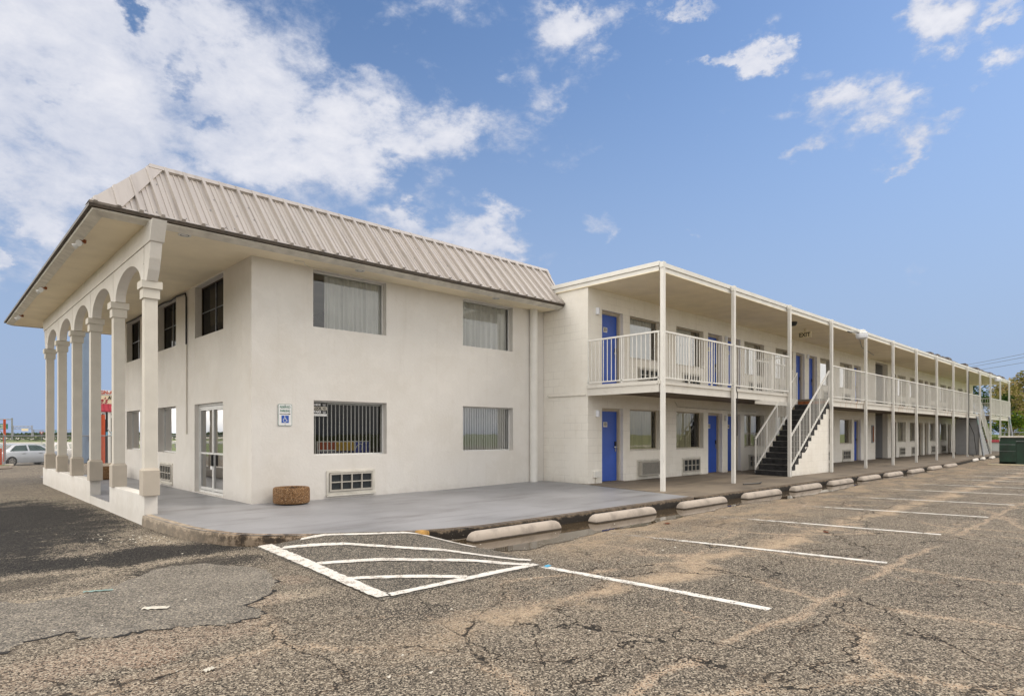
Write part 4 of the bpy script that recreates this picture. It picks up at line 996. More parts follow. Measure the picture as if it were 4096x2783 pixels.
st2 = staircase(S2[0], S2[1]-.02, True, 'far staircase with grey end wall near the end of the wing')
b = MB(); b.box(S2[0]-.015,S2[0]+.12,YP+.07,SY+.16,.19,2.47); b.build('end_wall', M['greyblock'], st2)

# ---- fittings
def wall_lamp(x, z, lab):
    t = thing('wall_lamp', (x,WY,z), lab, 'lamp', 'wall lamps beside the doors')
    b = MB(); b.box(x-.045,x+.045,WY-.03,WY,z-.09,z+.08); b.build('back_plate', M['white'], t)
    b = MB(); b.tube([(x,WY-.045,z-.10),(x,WY-.045,z+.07)], .055, 12); b.build('lamp_shade', M['lampglass'], t, smooth=True)
for x, n in ((12.84,'1'),(19.76,'5'),(26.77,'9')):
    for up in (0,1): wall_lamp(x, (2.05,4.74)[up], 'white wall lamp beside the blue door numbered %s%s' % ('2' if up else '1', n.zfill(2)))
def ptac(xc, zc, kind, lab, axis='y', c=WY, w=1.06, h=.43):
    t = thing('air_conditioner', (xc,c,zc-h/2) if axis == 'y' else (c,xc,zc-h/2), lab, 'air conditioner', 'through-wall air conditioners')
    def bx(b, u0, u1, d0, d1, z0, z1): b.box(*pbox(axis,u0,u1,c+d0,c+d1,z0,z1))
    u0, u1, z0, z1 = xc-w/2, xc+w/2, zc-h/2, zc+h/2
    b = MB()
    for q in ((u0-.05,u0,z0-.05,z1+.04),(u1,u1+.05,z0-.05,z1+.04),(u0,u1,z1,z1+.04),(u0,u1,z0-.05,z0)): bx(b, q[0],q[1],-.02,.0,q[2],q[3])
    bx(b, u0-.06,u1+.06,-.05,0,z0-.085,z0-.055); b.build('surround', M['dirtywhite'], t)
    if kind == 'louvre':
        b = MB(); frame(b, axis, u0+.01, u1-.01, z0+.01, z1-.01, c-.13, c, .03); ca = b.build('case', M['ptac'], t)
        b = MB(); z = z0+.05
        while z < z1-.05: bx(b, u0+.04,u1-.04,-.125,-.09,z,z+.012); z += .026
        b.build('louvre', M['ptac'], t); b = MB(); bx(b, u0+.04,u1-.04,-.085,-.005,z0+.04,z1-.04); b.build('core', M['darkgrille'], t)
    else:
        b = MB(); frame(b, axis, u0+.01, u1-.01, z0+.01, z1-.01, c-.045, c, .035); um = [u0+.045+(w-.09)*k/4 for k in (1,2,3)]
        for u in um: bx(b, u-.012,u+.012,-.045,-.01,z0+.045,z1-.045)
        zs = [u0+.045]+um+[u1-.045]
        for k in range(4): bx(b, zs[k]+.012*(k > 0), zs[k+1]-.012*(k < 3), -.043,-.012, zc-.011, zc+.011)
        b.build('grille', M['ptac'], t); b = MB(); bx(b, u0+.035,u1-.035,-.009,-.004,z0+.035,z1-.035); b.build('core', M['darkgrille'], t)
    return t
ptac(6.57,.50,'grid','white framed air conditioner under the lobby window with vertical blinds', 'y', LY0, 1.03, .40)
ptac(17.53,.52,'grid','grilled air conditioner in the lobby front beside the glass entrance doors', 'x', LX0, 1.0, .42)
names = ['right of door %s01','left of door %s03','right of door %s05','left of door %s07','right of door %s09','left of door %s11','just past the breezeway on the %s floor','second past the breezeway on the %s floor','third past the breezeway on the %s floor','fourth past the breezeway on the %s floor']
for i, (a, c) in enumerate(WINS[:10]):
    for up in (0,1):
        nm = names[i] % (('1','2')[up] if i < 6 else ('ground','upper')[up])
        xc = (15.20 if i == 0 else (a+c)/2+.05)
        ptac(xc, (.52,3.19)[up] , 'louvre' if (i,up) == (0,0) else 'grid', ('louvred beige' if (i,up) == (0,0) else 'grilled') + ' air conditioner under the window ' + nm, 'y', WY, 1.0, (.42,.36)[up])
# exit sign, ceiling light, security light
t = thing('exit_sign', (23.2,9.0,5.2), 'small hanging EXIT sign under the balcony ceiling near the stair head', 'sign')
b = MB(); b.box(23.18,23.23,8.78,9.22,4.98,5.20); b.box(23.19,23.22,8.97,9.03,5.20,5.31); b.build('sign_box', M['creamsign'], t)
text('lettering', 'EXIT', .20, (23.177,9.0,5.09), FX, M['black'], t, .001, .95, .004)
t = thing('ceiling_light', (21.5,8.75,5.3), 'round dark ceiling light above the first staircase', 'light')
b = MB(); b.lathe([(.0,5.18),(.10,5.19),(.13,5.22),(.14,5.26),(.15,5.27),(.15,5.31)], 21.5, 8.75, 16); b.build('fitting', M['darkgrille'], t, smooth=True)
def sec_light(x, lab):
    t = thing('security_light', (x,YP,5.25), lab, 'light', 'security lights on the wing')
    b = MB(); b.tube([(x-.75,YP+.05,5.30),(x-.6,YP+.0,5.28),(x-.1,YP-.18,5.30)], .022, 6); b.build('bracket', M['darkgrille'], t)
    b = MB(); b.lathe([(0,5.42),(.08,5.42),(.12,5.40),(.14,5.32),(.20,5.29),(.21,5.27)], x, YP-.2, 18); b.build('hood', M['white'], t, smooth=True)
    b = MB(); b.lathe([(.20,5.27),(.215,5.22),(.19,5.10),(.12,5.07),(0,5.065)], x, YP-.2, 18); b.build('lens', M['lampglass'], t, smooth=True)
sec_light(25.6, 'nearer round security light hanging over the lot from the wing roof'); sec_light(53.2, 'farther security light on the roof edge above the second staircase')
b = MB(); t = thing('meter_box', (12.82,WY,.4), 'small white electrical box low on wall beside door 101', 'electrical box')
b = MB(); b.box(12.70,12.95,WY-.06,WY,.36,.52); b.build('box', M['white'], t, bevel=.006); b = MB(); b.tube([(12.80,WY-.03,.20),(12.80,WY-.03,.36)], .022, 8); b.build('pipe', M['dirtywhite'], t)
t = thing('vending_sign', (34.9,WY,1.5), 'dark notice panel on the wall left of the breezeway', 'sign')
b = MB(); b.box(35.02,35.30,WY-.05,WY,1.05,1.95); b.build('panel', M['greymetal'], t); b = MB(); b.box(35.06,35.26,WY-.054,WY-.05,1.1,1.9); b.build('face', M['rust'], t)
b = MB(); b.tube([(15.6,7.62,.185),(15.9,7.5,.19),(16.25,7.46,.19),(16.5,7.55,.19)], .018, 6); tag(b.build('rubber_strip', M['black']), 'short black strip lying on brown walkway near second post', 'strip')
# floodlights under the portico overhang
def flood(y, lab):
    x = 2.0; t = thing('floodlight', (x,y,SOF), lab, 'floodlight', 'twin floodlights under the portico eave')
    b = MB(); b.tube([(x,y,SOF),(x,y,SOF-.05)], .055, 12); b.build('bracket', M['rust'], t)
    for s in (-1,1):
        d = Vector((-.55,s*.62-.35,-.35)).normalized(); p = Vector((x,y,SOF-.05)); q = [p+d*k for k in (0,.05,.08,.135,.155)]
        b = MB(); b.tube(q, [.016,.024,.028,.050,.054], 12); b.build('lamp_head', M['alu'], t, smooth=True)
flood(12.95, 'nearest twin floodlight under the eave of the portico'); flood(17.7, 'middle twin floodlight under the portico eave'); flood(22.3, 'farthest twin floodlight under the portico eave near its end')

# ---- accessible parking sign
t = thing('parking_sign', (5.13,LY0-.01,1.66), 'white RESERVED PARKING sign with green border and wheelchair symbol', 'sign')
def rrect(x0, x1, z0, z1, r, y, n=5):
    pts = []
    for cx, cz, a0 in ((x1-r,z1-r,0),(x0+r,z1-r,90),(x0+r,z0+r,180),(x1-r,z0+r,270)):
        for k in range(n+1): a = R(a0+90*k/n); pts.append((cx+r*math.cos(a), y, cz+r*math.sin(a)))
    return pts
sx0, sx1, sz0, sz1 = 4.988, 5.275, 1.658, 2.088; ys = LY0-.012
b = MB(); b.prism(rrect(sx0,sx1,sz0,sz1,.025,ys), (0,.006,0)); b.build('plate', M['signwhite'], t)
b = MB(); b.prism(rrect(sx0+.004,sx1-.004,sz0+.004,sz1-.004,.022,ys-.002), (0,.0015,0)); b.build('border', M['signgreen'], t)
b = MB(); b.prism(rrect(sx0+.011,sx1-.011,sz0+.011,sz1-.011,.016,ys-.004), (0,.0015,0)); b.build('face', M['signwhite'], t)
xm = (sx0+sx1)/2
text('lettering', 'RESERVED', .066, (xm,ys-.005,2.025), FY, M['signgreen'], t, .0008, .72, .0012); text('lettering', 'PARKING', .066, (xm,ys-.005,1.95), FY, M['signgreen'], t, .0008, .72, .0012)
b = MB(); b.box(xm-.11,xm+.075,ys-.0058,ys-.0045,1.886,1.897); b.quad((xm+.07,ys-.0055,1.905),(xm+.07,ys-.0055,1.878),(xm+.115,ys-.0055,1.8915)); b.build('arrow', M['black'], t)
b = MB(); b.box(xm-.073,xm+.073,ys-.0058,ys-.0045,1.718,1.862); b.build('symbol_field', M['signblue'], t)
b = MB(); yy = ys-.0075
def lin(p, q, w): 
    p = Vector((p[0],0,p[1])); q = Vector((q[0],0,q[1])); d = (q-p).normalized(); n = Vector((-d.z,0,d.x))*w/2
    b.quad(*[(xm+v.x, yy, 1.79+v.z) for v in (p+n,p-n,q-n,q+n)])
c_ = [(xm-.008+.011*math.cos(a), yy, 1.79+.052+.011*math.sin(a)) for a in [2*PI*k/12 for k in range(12)]]; b.quad(*c_)
lin((-.008,.038),(-.004,-.004),.012); lin((-.006,.018),(.022,.018),.008); lin((-.006,-.002),(.024,-.002),.011); lin((.022,-.002),(.036,-.034),.011); lin((.032,-.034),(.05,-.028),.009)
ar_ = [(-.006+.036*math.cos(a), -.018+.036*math.sin(a)) for a in [R(115+k*15) for k in range(16)]]
for p, q in zip(ar_, ar_[1:]): lin(p, q, .009)
b.build('wheelchair_symbol', M['signwhite'], t, recalc=False)
b = MB(); b.box(xm-.006,xm+.006,ys-.008,ys-.003,2.062,2.074); b.box(xm-.006,xm+.006,ys-.008,ys-.003,1.676,1.688); b.build('bolt', M['greymetal'], t)
# ---- planters
def planter(x, y, r, h, lab):
    z = zt(x,y); t = thing('planter', (x,y,z), lab, 'planter', 'round pebble-dash planters')
    b = MB(); b.lathe([(r*.93,z),(r*.985,z+.015),(r,z+.05),(r,z+h-.045),(r*.975,z+h-.012),(r*.93,z+h),(r*.76,z+h-.004),(r*.72,z+h-.03),(r*.72,z+h-.10)], x, y, 40); b.build('pot', M['aggregate'], t, smooth=True)
    b = MB(); rng = random.Random(int(x*10)); n = 10; pts = {}
    for i in range(n+1):
        for k in range(20): a = 2*PI*k/20; rr = r*.72*i/n; pts[i,k] = (x+rr*math.cos(a), y+rr*math.sin(a), z+h-.055+rng.uniform(-.015,.045)*(i < n))
    for i in range(n):
        for k in range(20): b.quad(pts[i,k],pts[i+1,k],pts[i+1,(k+1)%20],pts[i,(k+1)%20])
    b.build('soil', M['soil'], t)
planter(5.085,11.47,.335,.30,'round pebble-dash planter with bare soil below the reserved parking sign'); planter(3.86,21.3,.34,.36,'round pebble-dash planter inside the portico behind the columns')

# ---- concrete wheel stops
def stop_mesh(L):
    b = MB(); W, Hh = .105, .145; base = len(b.v); secs = [(-L/2,.78,.42),(-L/2+.012,.86,.62),(-L/2+.035,.94,.82),(-L/2+.075,.99,.95),(-L/2+.12,1,1)]
    secs = secs+[(-a,w,h) for a, w, h in reversed(secs)]
    cs = [(-1,0),(-1,.25),(-.94,.50),(-.80,.74),(-.56,.92),(-.28,.99),(.0,1),(.28,.99),(.56,.92),(.80,.74),(.94,.50),(1,.25),(1,0)]
    for x, w, h in secs:
        for u, v in cs: b.v.append((x, u*W*w, v*Hh*h))
    m = len(cs)
    for i in range(len(secs)-1):
        for k in range(m-1): b.f.append((base+i*m+k, base+i*m+k+1, base+(i+1)*m+k+1, base+(i+1)*m+k)); b.mi.append(0)
    for i in (0,len(secs)-1): b.f.append(tuple(base+i*m+k for k in range(m))); b.mi.append(0)
    return b
ORD = ['second','third','fourth','fifth','sixth','seventh','eighth','ninth','tenth','eleventh']
b = stop_mesh(1.80); proto = b.build('wheel_stop', M['stop'], smooth=True)
STOPS = [(6.38,6.62,0),(9.03,6.62,0),(11.80,6.64,.005),(14.52,6.62,-.01),(17.2,6.64,0),(19.83,6.66,.012),(22.45,6.66,0),(25.05,6.66,.004),(27.95,6.66,.006),(31.1,6.72,.0),(33.9,6.72,-.01)]
for i, (x,y,a) in enumerate(STOPS):
    o = proto if i == 0 else proto.copy()
    if i: COL.objects.link(o)
    o.location = (x,y,.002); o.rotation_euler = (0,0,a)
    tag(o, 'dirty beige concrete wheel stop in the puddle right beside the hatched ramp' if i == 0 else 'dirty beige concrete wheel stop, %s counting away from the hatched ramp' % ORD[i-1], 'wheel stop', 'wheel stops along the kerb')
wp = None
for x, y, a, lab in ((42.1,7.25,.05,'white painted wheel stop nearest of the three by the leaning pole'),(44.7,7.3,.12,'white painted wheel stop, middle of the three by the leaning pole'),(47.2,7.25,.08,'white painted wheel stop, farthest of the three by the leaning pole')):
    if wp is None: wp = stop_mesh(1.9).build('wheel_stop', M['stopwhite'], smooth=True); o = wp
    else: o = wp.copy(); COL.objects.link(o)
    o.location = (x,y,.002); o.rotation_euler = (0,0,a); tag(o, lab, 'wheel stop', 'wheel stops along the kerb')
# ---- dumpster
t = thing('dumpster', (39.2,4.4,0), 'dark green steel dumpster with pale lid standing in the parking lot', 'dumpster')
b = MB(); b.box(38.36,40.0,2.9,5.58,.10,1.30); b.build('body', M['green_dump'], t, bevel=.01)
b = MB(); b.box(38.31,38.36,4.96,5.60,.05,1.15); b.box(38.31,38.36,2.9,5.60,.04,.14); b.box(38.30,38.36,2.9,4.96,1.09,1.14); b.box(38.32,38.36,4.4,4.62,.14,1.09)
b.build('rib', M['green_dump'], t)
b = MB(); b.box(38.335,38.36,2.9,4.40,.22,.97); b.build('side_panel', M['green_dark'], t)
b = MB(); b.box(38.322,38.362,2.9,4.42,.975,.995); b.box(38.30,38.36,2.9,4.96,1.142,1.158); b.box(38.322,38.362,2.9,4.36,.20,.215); b.box(38.305,38.36,4.97,5.6,.98,.995); b.box(38.305,38.36,4.97,5.6,.66,.668); b.build('edge_trim', M['greymetal'], t)
b = MB(); b.box(38.27,40.05,2.85,5.64,1.33,1.40); b.build('lid', M['dirtywhite'], t, bevel=.012)
b = MB(); b.box(38.32,40.0,2.95,5.55,1.295,1.335); b.build('gap', M['black'], t)
b = MB(); rng = random.Random(6)
for k in range(14): y = 3.0+.1*k; z = rng.uniform(.35,.75); b.box(38.330,38.336,y,y+.015,z,z+rng.uniform(.05,.2))
b.build('scratch', M['rust'], t)
b = MB(); b.box(37.9,38.25,3.0,6.0,.0,.045); tag(b.build('timber_board', M['creamsign']), 'thin pale board on the ground in front of the dumpster', 'board')
# ---- leaning poles, tank, bin
def pole(p, q, r, lab):
    t = thing('leaning_pole', p, lab, 'pole', 'leaning steel poles'); b = MB(); b.tube([p,q], r, 10); b.build('shaft', M['greymetal'], t, smooth=True)
    b = MB(); b.tube([q, tuple(Vector(q)+(Vector(q)-Vector(p)).normalized()*.06)], r*1.15, 10); b.build('cap', M['signwhite'], t)
    m = Vector(p).lerp(Vector(q), .80); n = Vector(p).lerp(Vector(q), .93); b = MB(); b.tube([m-Vector((r*.4,0,0)),n-Vector((r*.4,0,0))], r*.8, 8); b.build('sticker', M['teal'], t)
pole((46.9,7.62,.13),(47.6,8.05,2.55),.06,'grey steel pole leaning in front of the far staircase'); pole((52.0,6.75,.05),(52.5,7.15,2.62),.06,'thin grey steel pole leaning behind the dumpster')
t = thing('smoker_tank', (57,7.6,0), 'white horizontal tank on legs beside grey box near the far lawn', 'tank')
b = MB(); b.tube([(57,7.2,.95),(57,7.25,.95),(57,8.2,.95),(57,8.25,.95)], [.12,.24,.24,.12], 16); b.build('tank', M['white'], t, smooth=True); b = MB()
for y in (7.35,8.1): b.box(56.95,57.05,y-.03,y+.03,-.05,.72)
b.build('leg', M['darkgrille'], t)
t = thing('wheelie_bin', (54.5,6.95,0), 'grey wheeled bin between the far post and the dumpster', 'bin')
b = MB(); b.box(54.2,54.8,6.75,7.2,.12,1.15); b.build('body', M['greyblock'], t, bevel=.02); b = MB(); b.box(54.15,54.85,6.7,7.25,1.152,1.2); b.build('lid', M['greyblock'], t); b = MB(); b.tube([(54.3,6.72,.07),(54.3,6.80,.07)], .07, 10); b.build('wheel', M['rubber'], t)

# ------------------------------------------------------------------ fences
def fence(p0, p1, h, lab, wire=.12, step=3.0, z=0.0, ang=None):
    p0 = Vector((*p0,z)); p1 = Vector((*p1,z)); L = (p1-p0).length; d = (p1-p0)/L; t = thing('chain_link_fence', tuple(p0.lerp(p1,.5)), lab, 'fence')
    n = int(L/step)
    for i in range(n+1):
        p = p0+d*(L*i/n); b = MB(); b.tube([p, p+Vector((0,0,h+.03))], .032, 8)
        if ang: b.tube([p+Vector((0,0,h)), p+Vector((0,0,h+.38))-d*.25], .02, 6)
        b.build('post', M['greymetal'], t)
    b = MB(); b.tube([p0+Vector((0,0,h)), p1+Vector((0,0,h))], .026, 8); b.build('top_rail', M['greymetal'], t)
    b = MB(); s = -h
    while s < L:
        for sg in (1,-1):
            a0, z0, a1, z1 = (s,0,s+h,h) if sg == 1 else (s,h,s+h,0)
            if a0 < 0: f = -a0/(a1-a0); z0 += (z1-z0)*f; a0 = 0
            if a1 > L: f = (L-a0)/(a1-a0); z1 = z0+(z1-z0)*f; a1 = L
            if a1 > a0: b.bar(p0+d*a0+Vector((0,0,z0)), p0+d*a1+Vector((0,0,z1)), .006)
        s += wire
    b.build('wire_mesh', M['greymetal'], t)
fence((-6,38.1),(16,38.1),1.43,'grey chain-link fence in front of the parked cars', .11, 4.35, -.02, True)
fence((63,2),(63,26),1.75,'grey chain-link fence below the trees beyond the wing', .16, 3.2, -.12)
# ------------------------------------------------------------------ trees
def tree(x, y, z0, h, rx, rz, mat, lab, n=5200, leaf=.34, trunk=.22, seed=1, group=None, name='tree', low=.28):
    rng = random.Random(seed); t = thing(name, (x,y,z0), lab, 'tree', group)
    b = MB(); th = h*.55; pts = [(x+rng.uniform(-.1,.1)*k, y+rng.uniform(-.1,.1)*k, z0+th*k/4) for k in range(5)]; b.tube(pts, [trunk*(1-.16*k) for k in range(5)], 9)
    cl = []
    for k in range(11):
        a = rng.random()*2*PI; r = rx*rng.uniform(.25,.85); zz = z0+h*rng.uniform(low+.12,.9); e = Vector((x+r*math.cos(a), y+r*math.sin(a), zz)); s = Vector(pts[rng.choice((2,3,4))])
        m = s.lerp(e,.5)+Vector((0,0,-.3)); b.tube([s,m,e], [trunk*.38,trunk*.22,trunk*.07], 6); cl.append(e)
    b.build('trunk', M['wood'], t, smooth=True)
    for k in range(22):
        a = rng.random()*2*PI; f = rng.random()**.5; el = rng.uniform(-1,1); r = rx*f*math.sqrt(max(.05,1-el*el*.8)); cl.append(Vector((x+r*math.cos(a), y+r*math.sin(a), z0+h*(low+(1-low)*(el*.47+.5)))))
    b = MB()
    cr = [rng.uniform(.16,.36)*rx for _ in cl]
    for k in range(n):
        i = rng.randrange(len(cl)); v = Vector((rng.gauss(0,1),rng.gauss(0,1),rng.gauss(0,1))).normalized()*cr[i]*rng.random()**.4; v.z *= .8
        c = cl[i]+v; s = leaf*rng.uniform(.5,1.3); u = Vector((rng.gauss(0,1),rng.gauss(0,1),rng.gauss(0,.6))).normalized(); w = u.orthogonal().normalized()*rng.uniform(.4,.8)
        b.quad(c-u*s*.5, c+w*s*.4, c+u*s*.5, c-w*s*.4)
    b.build('crown', mat, t, recalc=False)
tree(88,9.6,-.7,9.6,5.0,5,M['leafolive'],'tall olive brown tree at the right edge beyond the fence', 9000, .36, .3, 3, None, 'tree', .12)
tree(92,17.5,-.7,8.6,4.6,4,M['leafdark'],'dark green tree seen through the far end of the balcony', 7000, .36, .28, 5, None, 'tree', .05)
tree(80,13.0,-.7,6.6,3.2,3,M['leafdark'],'dark bushy tree behind the last balcony posts', 4500, .3, .2, 8, None, 'tree', .05)
tree(78,9.2,-.7,4.6,2.6,2,M['leafbright'],'low bright green tree beside the tall olive tree', 4200, .26, .14, 9, None, 'tree', .02)
tree(74,11.8,-.7,3.0,1.6,1,M['leafbright'],'small yellow green bush behind the chain-link fence', 2200, .2, .07, 11, None, 'bush', .0)
tree(101,11.5,-.7,9.0,4.8,4,M['leafolive'],'second olive tree farther back behind the tall one', 6000, .4, .28, 13, None, 'tree', .1)
b = MB(); b.box(70,71,9.6,17,-.3,.75); o = b.build('garden_wall', M['greyblock']); tag(o, 'low grey wall beyond the lawn behind the fence', 'wall')
b = MB(); b.box(69.9,71.2,8.8,12.5,.76,.98); tag(b.build('red_coping', M['red']), 'low red strip on top of the grey garden wall', 'coping')
# power lines
def wire(p, q, sag, name='power_line'):
    b = MB(); p = Vector(p); q = Vector(q); b.tube([p.lerp(q,k/12)-Vector((0,0,sag*4*(k/12)*(1-k/12))) for k in range(13)], .035, 5); return b.build(name, M['greymetal'])
pl = thing('power_line', (110,0,9), 'power lines crossing the sky above the tall olive tree', 'power line')
for p, q in (((179,36.7,17.3),(95,-8,15.0)),((179,36.7,16.7),(95,-8,14.4)),((179,36.7,15.8),(95,-8,13.4))):
    b = MB(); p = Vector(p); q = Vector(q); b.tube([p.lerp(q,k/12)-Vector((0,0,.5*4*(k/12)*(1-k/12))) for k in range(13)], .04, 5); b.build('wire', M['greymetal'], pl)
b = MB(); b.tube([(179,36.7,-.7),(179,36.7,17.3)], .14, 8); b.build('mast', M['wood'], pl)
b = MB(); b.tube([(95,-8,-.7),(95,-8,15.4)], .14, 8); b.build('mast', M['wood'], pl)

# ------------------------------------------------------------------ far left: cars, signs, shop
def car(x, y, rot, paint, lab, name='parked_car'):
    t = thing(name, (0,0,0), lab, 'car', None)
    L = 5.2
    prof = [(-2.6,.42,.62,.70),(-2.55,.32,.86,.80),(-2.3,.24,.94,.88),(-1.7,.2,.99,.92),(-1.3,.2,1.0,.93),(0,.2,.98,.94),(1.0,.2,.96,.93),(1.5,.2,.93,.91),(2.2,.24,.84,.86),(2.52,.3,.72,.78),(2.6,.42,.60,.68)]
    b = MB(); n = len(prof); cs = lambda zb, zt_, w: [(-w*.93,zb),(-w,zb+.2),(-w,zt_-.16),(-w*.93,zt_-.03),(-w*.6,zt_),(w*.6,zt_),(w*.93,zt_-.03),(w,zt_-.16),(w,zb+.2),(w*.93,zb)]
    for x_, zb, zt_, w in prof: b.v += [(x_,u,z) for u, z in cs(zb,zt_,w)]
    for i in range(n-1):
        for k in range(10): b.f.append((i*10+k,i*10+(k+1)%10,(i+1)*10+(k+1)%10,(i+1)*10+k)); b.mi.append(0)
    b.f.append(tuple(range(10))); b.f.append(tuple((n-1)*10+k for k in range(10))); b.mi += [0,0]
    b.build('body', paint, t, smooth=True)
    gh = [(-1.95,.97,.80),(-1.25,1.40,.64),(-.8,1.46,.63),(.15,1.46,.63),(.6,1.38,.65),(1.35,.95,.82)]
    b = MB(); lo = [(-1.95,.90),(-1.25,.93),(-.8,.93),(.15,.93),(.6,.93),(1.35,.88)]
    for i, (x_, z, w) in enumerate(gh): b.v += [(x_,-.86,.94),(x_,-w,z),(x_,w,z),(x_,.86,.94)]
    for i in range(len(gh)-1):
        for k in range(3): b.f.append((i*4+k,i*4+k+1,(i+1)*4+k+1,(i+1)*4+k)); b.mi.append(0)
    b.build('cabin', paint, t, smooth=True)
    for s in (-1,1):
        for pts in ([(-1.62,.985),(-1.15,1.335),(-.42,1.37),(-.42,.985)],[(-.30,.985),(-.30,1.37),(.28,1.36),(.55,1.29),(1.02,.985)]):
            b = MB(); b.quad(*[(px, s*(.86-(pz-.94)*.47+.012), pz) for px, pz in pts]); b.build('window', M['tint'], t, recalc=False)
        b = MB(); b.box(.92,1.08,s*.86-.02*s if s > 0 else -.98,s*.86+.12 if s > 0 else -.86,.96,1.08); b.build('mirror', paint, t, bevel=.02)
        for hx in (-.85,.28):
            b = MB(); b.box(hx,hx+.2,min(s*.93,s*.965),max(s*.93,s*.965),.80,.83); b.build('door_handle', M['black'], t)
        for wx in (-1.55,1.6):
            y0, y1 = (s*.72, s*.955); b = MB(); b.tube([(wx,y0,.32),(wx,y1,.32)], .33, 22); w_ = b.build('wheel', M['rubber'], t)
            b = MB(); b.tube([(wx,y1-.005*s,.32),(wx,y1+.008*s,.32)], .21, 18); b.build('rim', M['chrome'], w_)
            b = MB()
            for k in range(6): a = k*PI/3; b.bar((wx+.08*math.cos(a),y1+.012*s,.32+.08*math.sin(a)),(wx+.18*math.cos(a),y1+.012*s,.32+.18*math.sin(a)),.05,.008,(0,1,0))
            b.build('vent', M['black'], w_)
    for q in ([(-1.98,.94,.78),(-1.28,1.375,.60)],[(1.38,.93,.78),(.63,1.36,.60)]):
        b = MB(); (xa,za,wa),(xb,zb,wb) = q; o_ = .015*(1 if xa > 0 else -1); b.quad((xa+o_,-wa,za+.01),(xa+o_,wa,za+.01),(xb+o_,wb,zb+.01),(xb+o_,-wb,zb+.01)); b.build('windscreen', M['tint'], t, recalc=False)
    t.location = (x,y,-.61); t.rotation_euler = (0,0,rot); return t
car(4.95,53.4,R(33),M['silver'],'silver four-door saloon parked behind the chain-link fence')
car(8.0,58.4,R(24),M['carwhite'],'white saloon parked behind the silver one, half hidden by columns')
car(12.2,60,R(-30),M['carwhite'],'white car far back below the shop canopy')
def steel_post(x, y, r, z1, mat, lab, name='steel_post', cat='post', z0=-.1):
    b = MB(); b.tube([(x,y,z0),(x,y,z1)], r, 12); return tag(b.build(name, mat, smooth=True), lab, cat)
steel_post(3.39,46.4,.065,2.35,M['trash_red'],'tall orange red steel post behind the silver car')
steel_post(2.62,38.9,.13,.80,M['trash_red'],'short orange bollard at the picture edge by the car wheel', 'bollard', 'bollard')
steel_post(6.68,41.64,.39,10.5,M['tankblue'],'thick blue grey sign pole rising behind the columns', 'sign_pole', 'pole')
b = MB(); b.box(6.60,6.85,41.15,41.30,.0,.12); b.box(6.66,6.74,41.12,41.25,1.15,1.45); tag(b.build('pole_fitting', M['black']), 'dark meter fitting on the side of the blue grey pole', 'fitting')
# highway signs and gantries
def gantry(x0, y0, x1, y1, z, lab, panels=(), r=.22, mat=None, truss=True):
    mat = mat or M['greymetal']; t = thing('sign_gantry', (x0,y0,-.3), lab, 'gantry', 'highway sign gantries')
    for x, y in ((x0,y0),(x1,y1)):
        b = MB(); b.tube([(x,y,-.3),(x,y,z+.4)], r, 8); b.build('leg', mat, t)
    a, c = Vector((x0,y0,z)), Vector((x1,y1,z)); b = MB(); b.tube([a,c], r*.6, 6)
    if truss:
        up = Vector((0,0,-1.05)); b.tube([a+up,c+up], r*.45, 6); n = 10
        for k in range(n): b.tube([a.lerp(c,k/n)+(up if k%2 else Vector()), a.lerp(c,(k+1)/n)+(Vector() if k%2 else up)], r*.3, 5)
    b.build('beam', mat, t)
    for u0, u1, z0, z1, m in panels:
        p, q = a.lerp(c,u0), a.lerp(c,u1); d = (q-p).normalized(); nn = Vector((d.y,-d.x,0))*.4
        if nn.dot(Vector((-p.x,-p.y,0))) < 0: nn = -nn
        b = MB(); b.prism([(p+nn).to_tuple()[:2]+(z0,),(q+nn).to_tuple()[:2]+(z0,),(q+nn).to_tuple()[:2]+(z1,),(p+nn).to_tuple()[:2]+(z1,)], nn*.2); s = b.build('sign_panel', m, t)
        if m is M['signgreen2']:
            b = MB()
            for k, (f0, f1) in enumerate(((.2,.8),(.3,.7),(.12,.85))):
                zz = z1-(z1-z0)*(.28+.25*k); aa, cc = p.lerp(q,f0)+nn*1.25, p.lerp(q,f1)+nn*1.25; h_ = (z1-z0)*.055
                b.quad((aa.x,aa.y,zz-h_),(cc.x,cc.y,zz-h_),(cc.x,cc.y,zz+h_),(aa.x,aa.y,zz+h_))
            b.build('legend', M['signwhite'], t, recalc=False)
    return t
M['signgreen2'] = simple('highway_green', (.02,.20,.14), .5)
gantry(8.54,253.8,19.56,243.4,6.0,'nearer highway gantry with a green sign at the left picture edge', ((.735,.94,3.0,4.6,M['signgreen2']),), .23, None, False)
gantry(26.0,320,31.6,314.7,4.6,'farther highway truss gantry above the road with a white red sign', ((.5,.85,2.7,3.7,M['creamsign']),), .2)
gantry(44.8,440,60.8,424.8,3.7,'distant highway truss gantry low on the horizon behind columns', ((.5,.6,2.6,3.5,M['signgreen2']),), .22)
t = thing('yield_sign', (16.5,149.7,-.7), 'red and white triangular yield sign beyond the cars', 'sign')
def tri(c, r, y): return [(c[0]-r, y+r*.8, c[1]+r*.58),(c[0]+r, y-r*.8, c[1]+r*.58),(c[0], y, c[1]-r*1.16)]
b = MB(); b.prism(tri((16.5,1.78),.36,149.7), (0,.03,0)); b.build('face', M['red'], t); b = MB(); b.prism(tri((16.5,1.79),.17,149.66), (0,.02,0)); b.build('centre', M['signwhite'], t); b = MB(); b.tube([(16.52,149.8,-.7),(16.52,149.8,1.9)], .04, 8); b.build('post', M['greymetal'], t)
